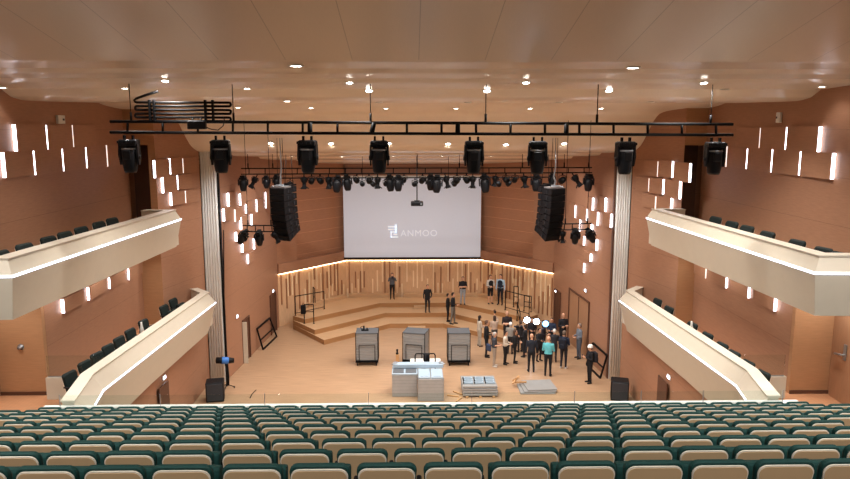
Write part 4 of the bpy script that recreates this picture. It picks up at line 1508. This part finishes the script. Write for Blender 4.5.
# leaning black frames
for s, pb, pt in ((-1, ((261, 350), (276.7, 337)), ((254.6, 329), (270, 318))), (1, ((612, 378.6), (594, 365)), ((617.4, 355.5), (598.6, 343)))):
    (ax, ay), (bx, by) = STAGEW[s]
    f = lambda y: ax + (bx - ax) * (y - ay) / (by - ay)
    B0, B1 = at(*pb[0], z=0), at(*pb[1], z=0)
    H0, H1 = at(*pt[0], y=B0.y), at(*pt[1], y=B1.y)
    for v in (B0, B1):
        v.x = s * min(abs(v.x), abs(f(v.y)) - 0.32)
        v.z = 0.03
    for v in (H0, H1):
        v.x = s * (abs(f(v.y)) - 0.06)
    t = thing('steel_frame', 'open black rectangular steel frame leaning on the %s stage wall' % SN[s], 'frame', (B0 + B1) / 2, 0, 'leaning steel frames')
    c = (B0 + B1) / 2
    for p, q in ((B0, B1), (H0, H1)):
        MB().bar(p - c, q - c, 0.07).build('long_bar', BLACK, t)
    for p, q in ((B0, H0), (B1, H1)):
        MB().bar(p - c, q - c, 0.07).build('end_bar', BLACK, t)
    MB().bar(B0.lerp(H0, 0.45) - c, B1.lerp(H1, 0.45) - c, 0.05).build('middle_bar', BLACK, t)


# guard rails on the risers
def tier_z(x, y):
    zt = 0.0
    for poly, zz in ((T1, .25), (T2, .5), (T3, .75)):
        pl = poly[:5] + rk + poly[5:]
        ins = False
        for (x0, y0), (x1, y1) in zip(pl, pl[1:] + pl[:1]):
            if (y0 > y) != (y1 > y) and x < (x1 - x0) * (y - y0) / (y1 - y0) + x0:
                ins = not ins
        if ins:
            zt = zz
    return zt


def rail(name, label, pts, top, group=None, mid=(0.5,), r=0.026):
    zreq = 0.75 if name == 'guard_rail' else 0.2
    """pts: post feet (x, y, z); top: rail heights above each foot"""
    c = Vector(pts[0])
    t = thing(name, label, 'railing', c, 0, group)
    P = [Vector(p) for p in pts]
    for p in P:
        while tier_z(p.x, p.y) < zreq and abs(p.x) > 1:
            p.x *= 0.985
            p.y += 0.02
        p.z = tier_z(p.x, p.y)
    for p, h in zip(P, top):
        MB().tube([p - c + Vector((0, 0, 0.012)), p - c + Vector((0, 0, h))], r, 8).box(p - c + Vector((0, 0, 0.008)), (0.1, 0.1, 0.016)).build('post', BLACK, t)
    m = MB().tube([p - c + Vector((0, 0, h)) for p, h in zip(P, top)], r, 8)
    m.build('top_rail', BLACK, t)
    for f in mid:
        MB().tube([p - c + Vector((0, 0, h * f)) for p, h in zip(P, top)], r * 0.75, 8).build('middle_rail', BLACK, t)
    return t


A_ = at(295.5, 315.5, z=0.75)
B_ = at(324.3, 309, z=0.75)
C_ = at(313.6, 306, z=0.75)
rail('guard_rail', 'black tube guard rail on the top left tier, running in front of the bench', [A_, B_], [1.08, 1.02], None, (0.12,))
rail('guard_rail', 'tall narrow black rail standing behind the left guard rail', [at(302, 306.5, z=0.75), C_], [1.0, 1.12], None, (0.5, 0.1))
rail('stair_rail', 'black stair rail stepping down the left end of the tiers', [at(304.5, 323.5, z=0.5), at(314, 328, z=0.25)], [1.05, 1.05], None, (0.62,))
t = thing('backpack', 'black bag hung on the left guard rail', 'bag', at(303.3, 309.5, y=A_.y - 0.14))
MB().box((0, 0, 0), (0.28, 0.2, 0.5), None, 0.06, 0, 2).build('body', BLACKP, t)
MB().tube([(-0.06, 0, 0.24), (0, 0, 0.38), (0.06, 0, 0.24)], 0.015, 6).build('strap', BLACK, t)
rail('guard_rail', 'long black tube guard rail on the right end of the top tier', [at(505.2, 310, z=0.75), at(534.5, 317, z=0.75)], [1.12, 1.12], None, (0.15,))
rail('guard_rail', 'tall narrow black rail frame standing behind the right guard rail', [at(513.5, 307, z=0.75), at(518, 307.5, z=0.75)], [1.22, 1.22], None, (0.5, 0.2))
rail('guard_rail', 'short black rail with dark infill near the right end of the top tier', [at(524, 311, z=0.75), at(531, 312, z=0.75)], [0.9, 0.9], None, (0.3, 0.6))
rail('stair_rail', 'black stair rail stepping down the right end of the tiers', [at(517, 321, z=0.5), at(526.5, 333, z=0.25)], [1.05, 1.05], None, (0.62,))

# loose wooden steps before the tiers
for k, (u0, u1, v, z, lab) in enumerate([(414, 425.5, 309.5, 0.5, 'small timber step against the top tier behind the man in black'), (408, 426, 329.5, 0.0, 'small timber step on the stage floor behind the middle cart')]):
    p0, p1 = at(u0, v, z=z), at(u1, v, z=z)
    yy = (40.1 - 0.03) if k == 0 else (37.45 - 0.03)
    z += 0.003
    w_ = (u1 - u0) * yy / 700
    o = MB().box((0, -0.14, 0.0625), (w_, 0.28, 0.125), None, 0.006).build('timber_step', RISERM, None, (p0.x * yy / p0.y + w_ / 2, yy, z))
    tag(o, lab, 'step')
# ================================================================== PEOPLE
SKIN = {k: mat('skin_' + k, c, 0.55, var=0.03) for k, c in (('fair', '#d2a184'), ('tan', '#b98465'))}
CLO = {}


def cloth(c):
    if c not in CLO:
        CLO[c] = mat('cloth_' + c.strip('#'), c, 0.85, var=0.12, scale=14, bump=0.1)
    return CLO[c]


EYE = mat('eye', '#1b1512', 0.3, var=0)
LIP = mat('lip', '#9c5a4c', 0.5, var=0.02)


def cap_geo(p0, r0, p1, r1, n=12, m=5, flat=1.0):
    """closed tapered capsule as rings (verts, faces)"""
    p0, p1 = Vector(p0), Vector(p1)
    t = (p1 - p0).normalized() if (p1 - p0).length > 1e-6 else Vector((0, 0, 1))
    u = t.orthogonal().normalized()
    v = t.cross(u)
    rings = []
    for k in range(m):
        a = -math.pi / 2 + math.pi / 2 * k / (m - 1)
        rings.append((p0 + t * (r0 * math.sin(a)), max(r0 * math.cos(a), 1e-4)))
    for k in range(m):
        a = math.pi / 2 * k / (m - 1)
        rings.append((p1 + t * (r1 * math.sin(a)), max(r1 * math.cos(a), 1e-4)))
    return [[c + (u * math.cos(b) + v * math.sin(b) * flat) * r for b in [2 * math.pi * j / n for j in range(n)]] for c, r in rings]


ARMS = {'down': ((.235, .03, 1.13), (.245, -.03, .88)), 'front': ((.235, -.02, 1.13), (.12, -.24, 1.12)), 'cross': ((.235, -.06, 1.13), (-.03, -.19, 1.17)),
        'camera': ((.25, -.17, 1.25), (.085, -.27, 1.52)), 'up': ((.24, -.22, 1.42), (.10, -.30, 1.66)), 'back': ((.255, .12, 1.14), (.07, .19, 1.0)), 'pocket': ((.275, .04, 1.14), (.20, -.04, .92)),
        'reach': ((.235, -.16, 1.2), (.20, -.40, 1.24)), 'phone': ((.235, -.03, 1.13), (.10, -.27, 1.24))}


def person(label, px, feet, head, lev, face, top, pants, arms=('down', 'down'), hair='#2a201b', hs='short', skin='fair', sleeves='long', legs='long', shoes='#1c1a1a', stance=0.0, sit=0, build_=1.1, extra=None, h=None, lean_=0.0):
    q = at(px, feet, z=lev)
    dist = (q - CAM).dot(fw)
    H = h or max(1.6, min(1.86, (feet - head) * dist / FPX * 1.0))
    sc = H / 1.75
    t = thing('person', label, 'person', (q.x, q.y, lev), math.radians(face))
    B = []       # (p0, r0, p1, r1, region)
    add = lambda p0, r0, p1, r1, reg: B.append((Vector(p0), r0, Vector(p1), r1, reg))
    mb_ = MB()
    bw = build_
    ell = [(.84, .10, .085), (.88, .150 * bw, .110), (.96, .162 * bw, .118 * bw), (1.06, .148 * bw, .108 * bw), (1.18, .155 * bw, .112 * bw), (1.30, .175 * bw, .118), (1.38, .178 * bw, .108), (1.435, .145, .086), (1.475, .075, .066), (1.49, .04, .04)]
    mb_.rings([[(rx * math.cos(a), ry * math.sin(a) + 0.004, z) for a in [2 * math.pi * k / 18 for k in range(18)]] for z, rx, ry in ell])
    add((0, 0, 1.02), .15, (0, 0, 1.36), .17, 'top')
    add((0, 0, 0.90), .14, (0, 0, 0.95), .15, 'pants')
    for s in (-1, 1):
        st_ = stance * s
        hip, kn, an = (s * .088, 0, .90), (s * .098, -.015 - st_ * .5, .49), (s * .108, .015 - st_, .085)
        mb_.rings(cap_geo(hip, .088 * bw, kn, .060)).rings(cap_geo(kn, .058, an, .043))
        mb_.rings(cap_geo((an[0], an[1] + .02, .045), .042, (an[0] + s * .02, an[1] - .15, .036), .036, flat=1.0))
        add(hip, .09, kn, .06, 'pants')
        add(kn, .06, an, .045, 'pants' if legs == 'long' else 'skin')
        add((an[0], an[1] + .02, .045), .045, (an[0] + s * .02, an[1] - .15, .036), .04, 'shoes')
        arm = arms[0] if s < 0 else arms[1]
        e, w_ = ARMS[arm]
        sh, el, wr = Vector((s * .185, 0, 1.405)), Vector((s * e[0], e[1], e[2])), Vector((s * w_[0], w_[1] - (.03 if (arm == 'cross' and s > 0) else 0), w_[2] - (.03 if (arm == 'cross' and s > 0) else 0)))
        mb_.rings(cap_geo(sh, .056, el, .042)).rings(cap_geo(el, .041, wr, .028))
        add(sh, .056, el, .043, 'top')
        add(el, .043, wr, .03, 'top' if sleeves == 'long' else 'skin')
        d = (wr - el).normalized()
        if arm == 'down':
            d = (d + Vector((0, -.15, 0))).normalized()
        side = Vector((0, 1, 0)) if arm in ('down', 'pocket', 'back') else Vector((0, 0, 1))
        side = (side - d * side.dot(d)).normalized()
        nrm = d.cross(side)
        palm = wr + d * .075
        mb_.rings(cap_geo(wr, .030, palm, .036, flat=.75))
        add(wr, .03, palm, .036, 'skin')
        curl = nrm * (-s if arm in ('down', 'pocket', 'back') else s) * 0.35
        for k, (off, ln) in enumerate(((-.029, .062), (-.010, .075), (.010, .072), (.028, .056))):
            b0 = palm + side * off
            k1 = b0 + (d + curl * .3).normalized() * ln * .62
            k2 = k1 + (d + curl * 1.4).normalized() * ln * .55
            mb_.rings(cap_geo(b0, .0115, k1, .0105, 8, 3)).rings(cap_geo(k1, .0105, k2, .0095, 8, 3))
            add(b0, .012, k2, .011, 'skin')
        th = wr + d * .03 + side * -.026
        th2 = th + (d * .6 - side).normalized() * .05
        th3 = th2 + (d + curl).normalized() * .032
        mb_.rings(cap_geo(th, .014, th2, .012, 8, 3)).rings(cap_geo(th2, .012, th3, .0105, 8, 3))
        add(th, .014, th3, .012, 'skin')
    # neck and head
    mb_.rings(cap_geo((0, .012, 1.44), .056, (0, -.005, 1.56), .052))
    add((0, .01, 1.475), .05, (0, 0, 1.56), .05, 'skin')
    hc = Vector((0, -.012, 1.635))
    mb_.rings([[(hc.x + .076 * rr * math.cos(a), hc.y + .096 * rr * math.sin(a) + (-.008 if zz < -.02 else 0), hc.z + zz) for a in [2 * math.pi * k / 16 for k in range(16)]]
               for zz, rr in ((-.118, .25), (-.108, .52), (-.085, .72), (-.05, .86), (-.01, .96), (.03, 1.0), (.07, .92), (.095, .72), (.11, .42), (.115, .12))])
    mb_.rings(cap_geo((0, hc.y - .092, hc.z + .008), .011, (0, hc.y - .108, hc.z - .028), .015, 8, 3))
    for s in (-1, 1):
        mb_.rings(cap_geo((s * .078, hc.y + .01, hc.z + .012), .014, (s * .078, hc.y + .006, hc.z - .025), .011, 8, 3))
    mb_.rings(cap_geo((-.018, hc.y - .088, hc.z - .062), .008, (.018, hc.y - .088, hc.z - .062), .008, 8, 3))
    add((0, -.01, 1.56), .09, (0, -.01, 1.70), .09, 'skin')
    raw = mb_.build('body', [])
    mod = raw.modifiers.new('r', 'REMESH')
    mod.mode = 'VOXEL'
    mod.voxel_size = 0.0125
    mod.use_smooth_shade = True
    sm = raw.modifiers.new('s', 'SMOOTH')
    sm.factor = 0.4
    sm.iterations = 2
    dg = bpy.context.evaluated_depsgraph_get()
    me = bpy.data.meshes.new_from_object(raw.evaluated_get(dg))
    old = raw.data
    bpy.data.objects.remove(raw)
    bpy.data.meshes.remove(old)
    n = len(me.vertices)
    co = np.empty(n * 3)
    me.vertices.foreach_get('co', co)
    co = co.reshape(-1, 3)
    if lean_:
        pass
    nf = len(me.polygons)
    fc = np.empty(nf * 3)
    me.polygons.foreach_get('center', fc)
    fc = fc.reshape(-1, 3)
    best = np.full(nf, 1e9)
    reg = np.zeros(nf, dtype=np.int32)
    names = ['top', 'pants', 'skin', 'shoes']
    for p0, r0, p1, r1, rg in B:
        a_, b_ = np.array(p0), np.array(p1)
        ab = b_ - a_
        tt = np.clip(((fc - a_) @ ab) / max(ab @ ab, 1e-9), 0, 1)
        dd = np.linalg.norm(fc - (a_ + tt[:, None] * ab), axis=1) - (r0 + (r1 - r0) * tt)
        mk = dd < best
        best[mk] = dd[mk]
        reg[mk] = names.index(rg)
    tor = (fc[:, 2] > 1.0) & (np.abs(fc[:, 0]) < .15) & (reg == 1)
    reg[tor] = 0
    reg[(fc[:, 2] < 1.0) & (fc[:, 2] > .80) & (reg == 0) & (np.hypot(fc[:, 0], fc[:, 1]) < .19)] = 1
    reg[(fc[:, 2] > 1.49) & (np.hypot(fc[:, 0], fc[:, 1]) < .15)] = 2
    me.polygons.foreach_set('material_index', reg)
    me.polygons.foreach_set('use_smooth', np.ones(nf, dtype=bool))
    for m in (cloth(top), cloth(pants), SKIN[skin], cloth(shoes)):
        me.materials.append(m)
    me.update()
    body = bpy.data.objects.new('body', me)
    COL.objects.link(body)
    body.parent = t
    # eyes
    em = MB()
    for s in (-1, 1):
        em.rings(cap_geo((s * .030, hc.y - .084, hc.z + .012), .0095, (s * .030, hc.y - .086, hc.z + .012), .0095, 8, 3))
    em.build('eyes', EYE, t)
    if hs != 'bald':
        hm = MB()
        prof = [(.118, .10), (.112, .50), (.092, .80), (.06, 1.0), (.02, 1.06), (-.03, 1.02)]
        if hs == 'long':
            prof += [(-.09, .95), (-.16, .98), (-.22, .85), (-.235, .5)]
        else:
            prof += [(-.07, .86), (-.075, .5)]
        rings = []
        for zz, rr in prof:
            ring = []
            for k in range(18):
                a_ = 2 * math.pi * k / 18
                ca, sa = math.cos(a_), math.sin(a_)
                yv = .102 * rr * sa
                if sa < -.25 and zz < .075:
                    yv = max(yv, -.03 + .35 * max(0, zz) * -1)
                if sa < 0 and zz < .0:
                    yv = max(yv, .0 + .02)
                ring.append((.083 * rr * ca, hc.y + yv + .006, hc.z + zz + .006))
            rings.append(ring)
        hm.rings(rings)
        hm.build('hair', cloth(hair), t)
    if extra:
        extra(t, hc)
    t.scale = (sc,) * 3
    return t


def vest(col):
    def f(t, hc):
        m = MB()
        m.rings([[(rx * math.cos(a), ry * math.sin(a) + .004, z) for a in [2 * math.pi * k / 18 for k in range(18)]] for z, rx, ry in
                 ((.90, .165, .125), (1.06, .165, .125), (1.18, .168, .125), (1.30, .184, .13), (1.39, .17, .115), (1.43, .12, .09))])
        m.build('vest', cloth(col), t)['label'] = 'dark sleeveless vest'
    return f


def hat(col, what):
    def f(t, hc):
        MB().lathe([(.118, -.01), (.122, .0), (.105, .02), (.10, .07), (.075, .115), (.02, .13)], (hc.x, hc.y, hc.z + .035), 18, 0, None, .95, 1.15).build('hard_hat', cloth(col), t)['label'] = what
    return f


def pack(px_person, label, col, face):
    """backpack worn by the person just made: a thing of its own, touching the back"""
    t = thing('backpack', label, 'backpack', px_person.location, px_person.rotation_euler.z)
    s = px_person.scale[0]
    MB().box((0, .225, 1.20), (.32, .17, .46), None, .05, 0, 2).build('bag', cloth(col), t)
    MB().box((0, .325, 1.10), (.22, .05, .2), None, .02).build('pocket', cloth(col), t)
    for sd in (-1, 1):
        MB().tube([(sd * .10, .15, 1.40), (sd * .11, .07, 1.47), (sd * .115, -.06, 1.45), (sd * .12, -.135, 1.33), (sd * .14, -.135, 1.2), (sd * .175, -.03, 1.06), (sd * .14, .15, 1.02)], .016, 6).build('strap', cloth(col), t)
    t.scale = (s,) * 3


def held(p, name, label, cat, off, size, m, lens=False):
    s = p.scale[0]
    R = Matrix.Rotation(p.rotation_euler.z, 3, 'Z')
    t = thing(name, label, cat, p.location + R @ Vector(off) * s, p.rotation_euler.z)
    MB().box((0, 0, 0), size, None, min(size) * .2).build('body', m, t)
    if lens:
        MB().lathe([(.03, 0), (.042, .02), (.045, .1), (.036, .1)], (0, -size[1] / 2, 0), 12, 0, rotm('X', math.pi / 2)).build('lens', LENS, t)
        MB().tube([(0, -size[1] * .4, size[2] / 2), (0, -size[1] * .3, size[2] / 2 + .05), (0, size[1] * .3, size[2] / 2 + .05), (0, size[1] * .4, size[2] / 2)], .012, 6).build('handle', BLACK, t)
    else:
        MB().box((0, -size[1] / 2 - .001, 0), (size[0] * .9, .002, size[2] * .9)).build('screen', LENS, t)
    return t


BK = '#16161a'
# on the tiers
p1 = person('person in grey top and black trousers photographing in front of the slatted wall', 392.3, 299, 272.5, .75, 5, '#565a62', BK, ('camera', 'camera'), hs='long')
held(p1, 'smartphone', 'phone held up by the person under the left part of the screen', 'phone', (0, -.36, 1.56), (.15, .012, .08), BLACKP)
person('man all in black standing on the second tier, hands at his sides', 427.5, 312.3, 284, .5, 10, BK, '#1b1c20', ('down', 'pocket'))
person('person in black half hidden behind the man in grey trousers', 447.8, 321.5, 293, .25, 80, BK, BK, ('front', 'front'))
person('man in black jacket and grey trousers on the lowest tier', 452.8, 324, 291.8, .25, 70, '#191a1f', '#6d675f', ('front', 'down'), stance=.08)
person('man in black T-shirt and pale jeans with folded arms before the slats', 462.7, 304.7, 276, .75, 0, '#1a181b', '#8f979e', ('cross', 'cross'), sleeves='short')
person('person in white sleeves, black vest and black shorts near the slatted wall', 490.2, 303.8, 274.3, .75, 15, '#cfc9c2', BK, ('front', 'front'), legs='short', extra=vest('#1a1a1e'))
person('man in pale blue sleeves and dark vest beside the person in shorts', 500.2, 304.7, 273.8, .75, -25, '#a9c8e0', '#191c24', ('down', 'down'), extra=vest('#1b2436'))
# the group on the floor
person('woman with long black hair in pale beige clothes, leftmost of the group', 479.3, 346.3, 317.5, 0, 110, '#b6aa9b', '#aca294', ('front', 'front'), hs='long')
person('man dressed in black beside the woman in pale beige', 486.2, 357, 319.3, 0, 85, BK, '#17181b', ('front', 'front'), hair='#5b4234')
p11 = person('woman in light top lifting a camera behind the man in black', 494.2, 346.5, 321.5, 0, 185, '#b59c8a', '#4a4644', ('up', 'front'), hs='long', hair='#3a2a22')
held(p11, 'video_camera', 'small black camera held high on the left of the group', 'camera', (-.10, -.42, 1.86), (.10, .22, .12), BLACKP, True)
p12 = person('grey-haired man in dark vest and pale grey trousers holding a bag', 494.2, 366.5, 331, 0, 75, '#3e4148', '#9b8f83', ('front', 'front'), hair='#b9b4ae', sleeves='short', shoes='#c9c4bd')
t = thing('shoulder_bag', 'dark blue shoulder bag at the hip of the grey-haired man', 'bag', p12.location + Vector((-.27, -.02, .92)), .3)
MB().box((0, 0, 0), (.12, .34, .30), None, .03, 0, 2).build('body', cloth('#35405a'), t)
MB().tube([(.03, -.12, .14), (.1, -.06, .42), (.16, 0, .56)], .012, 6).build('strap', cloth('#35405a'), t)
person('woman in cream shirt and black trousers with dark hair seen from the side', 505, 364.3, 331, 0, 65, '#d8cdbd', '#1c1a1c', ('front', 'front'), hair='#2b1c18')
person('person in long black outfit right of the cream shirt', 514.5, 363, 329, 0, 80, '#1c1b1d', '#1b1a1c', ('front', 'front'), hair='#4b3529', hs='long')
person('bald man in black T-shirt with folded arms standing before the tiers', 506.5, 345.5, 310, 0, 5, '#231a1d', '#1b1a1d', ('cross', 'cross'), hs='bald', sleeves='short', build_=1.12)
person('man in dark suit with bald head seen from behind', 531, 372, 332.5, 0, 180, '#20242e', '#1a1c22', ('down', 'down'), hs='bald', build_=1.06, stance=.03)
person('man in turquoise shirt and black trousers seen from behind', 547.7, 376, 335, 0, 160, '#5fb6c0', '#17181c', ('front', 'front'), hs='bald', build_=1.08, sleeves='short')
p18 = person('man in navy jacket and dark jeans with white shoes and a backpack', 563.3, 368.3, 329.5, 0, 150, '#20283c', '#23252e', ('front', 'front'), shoes='#d8d6d2', hair='#6b5a4e', build_=1.05)
pack(p18, 'dark backpack worn by the man in the navy jacket', '#171b28', 0)
person('bald man in dark jacket standing by the narrow doorway', 562.3, 348.5, 312, 0, 10, '#202026', '#1b1b20', ('cross', 'cross'), hs='bald', build_=1.1)
person('man in grey-blue clothes standing alone before the wide door', 578.6, 358.5, 322.5, 0, -75, '#6d7580', '#4f5763', ('front', 'front'), hair='#8a8078')
p21 = person('man in black with white hard hat and backpack beside the leaning frame', 589.3, 383, 344, 0, -80, '#17171b', '#141417', ('phone', 'phone'), hair='#2a201b', extra=hat('#e9e7e2', 'white hard hat'))
pack(p21, 'black backpack worn by the man in the white hard hat', '#22242b', 0)
held(p21, 'smartphone', 'phone in the hands of the man in the white hard hat', 'phone', (0, -.375, 1.285), (.08, .012, .15), BLACKP)
# reporters around the lamps
person('person with white hair lit by the lamps, behind the cream shirt', 510, 354, 322.5, 0, 160, '#8f8880', '#2a282b', ('front', 'front'), hair='#f0eeea')
person('person in dark clothes standing behind the black outfit', 520, 352, 323, 0, -160, '#2b2a2e', '#26252a', ('front', 'front'), hair='#463228')
p24 = person('camera operator in black under the left lamp', 524.5, 357, 326, 0, -120, '#1e1d21', '#202024', ('camera', 'front'), hair='#332620')
held(p24, 'video_camera', 'black video camera held by the operator under the left lamp', 'camera', (-.06, -.36, 1.56), (.13, .30, .16), BLACKP, True)
person('person in dark jacket facing the group between the left lamps', 531.5, 349, 321, 0, 0, '#2c2b31', '#232227', ('front', 'front'), hair='#3b2b23')
p26 = person('reporter in black with pale face beside the dark suit', 538.6, 361, 328, 0, 30, '#1c1c20', '#1d1d22', ('reach', 'front'), hair='#241a16')
held(p26, 'microphone', 'small microphone held out by the reporter in black', 'microphone', (-.2, -.52, 1.27), (.045, .18, .045), BLACKP)
person('person in dark blue jacket under the blue lamp', 551, 349, 318, 0, -20, '#26324a', '#1f2026', ('front', 'front'), hair='#2a201b')
person('person in dark clothes with white cap behind the turquoise shirt', 553.6, 362, 329, 0, 170, '#2a2a30', '#26262b', ('front', 'front'), hair='#e2ded8', shoes='#2a2624')
person('woman in dark dress close behind the turquoise shirt', 543, 354, 324, 0, 60, '#2a2630', '#29262c', ('front', 'front'), hs='long', hair='#3a2922')

# video lamps on stands
for k, (px, py, yy, m, lab) in enumerate([(527, 320, 33.2, VIDEOM, 'bright white video lamp on a stand, left one above the reporters'), (536.4, 321.6, 32.9, VIDEOM, 'bright white video lamp on a stand, middle one above the reporters'), (545.6, 323.8, 32.2, VIDEOB, 'bluish video lamp on a stand, right one above the reporters')]):
    p = at(px, py, y=yy)
    t = thing('video_lamp', lab, 'lamp', (p.x, yy, 0), 0, 'video lamps on stands')
    MB().box((0, 0.03, p.z), (.34, .06, .32), None, .015).build('housing', BLACKP, t)
    MB().lathe([(.004, 0), (.145, 0), (.145, .012), (.004, .012)], (0, -.002, p.z), 20, 0, rotm('X', math.pi / 2)).build('lamp', m, t)
    mm = MB().tube([(0, .09, .25), (0, .09, p.z)], .016, 6)
    for j in range(3):
        an = 2 * math.pi * j / 3 + .5
        mm.tube([(0, .09, .55), (.33 * math.cos(an), .09 + .33 * math.sin(an), .012)], .011, 6)
    mm.build('stand', BLACK, t)
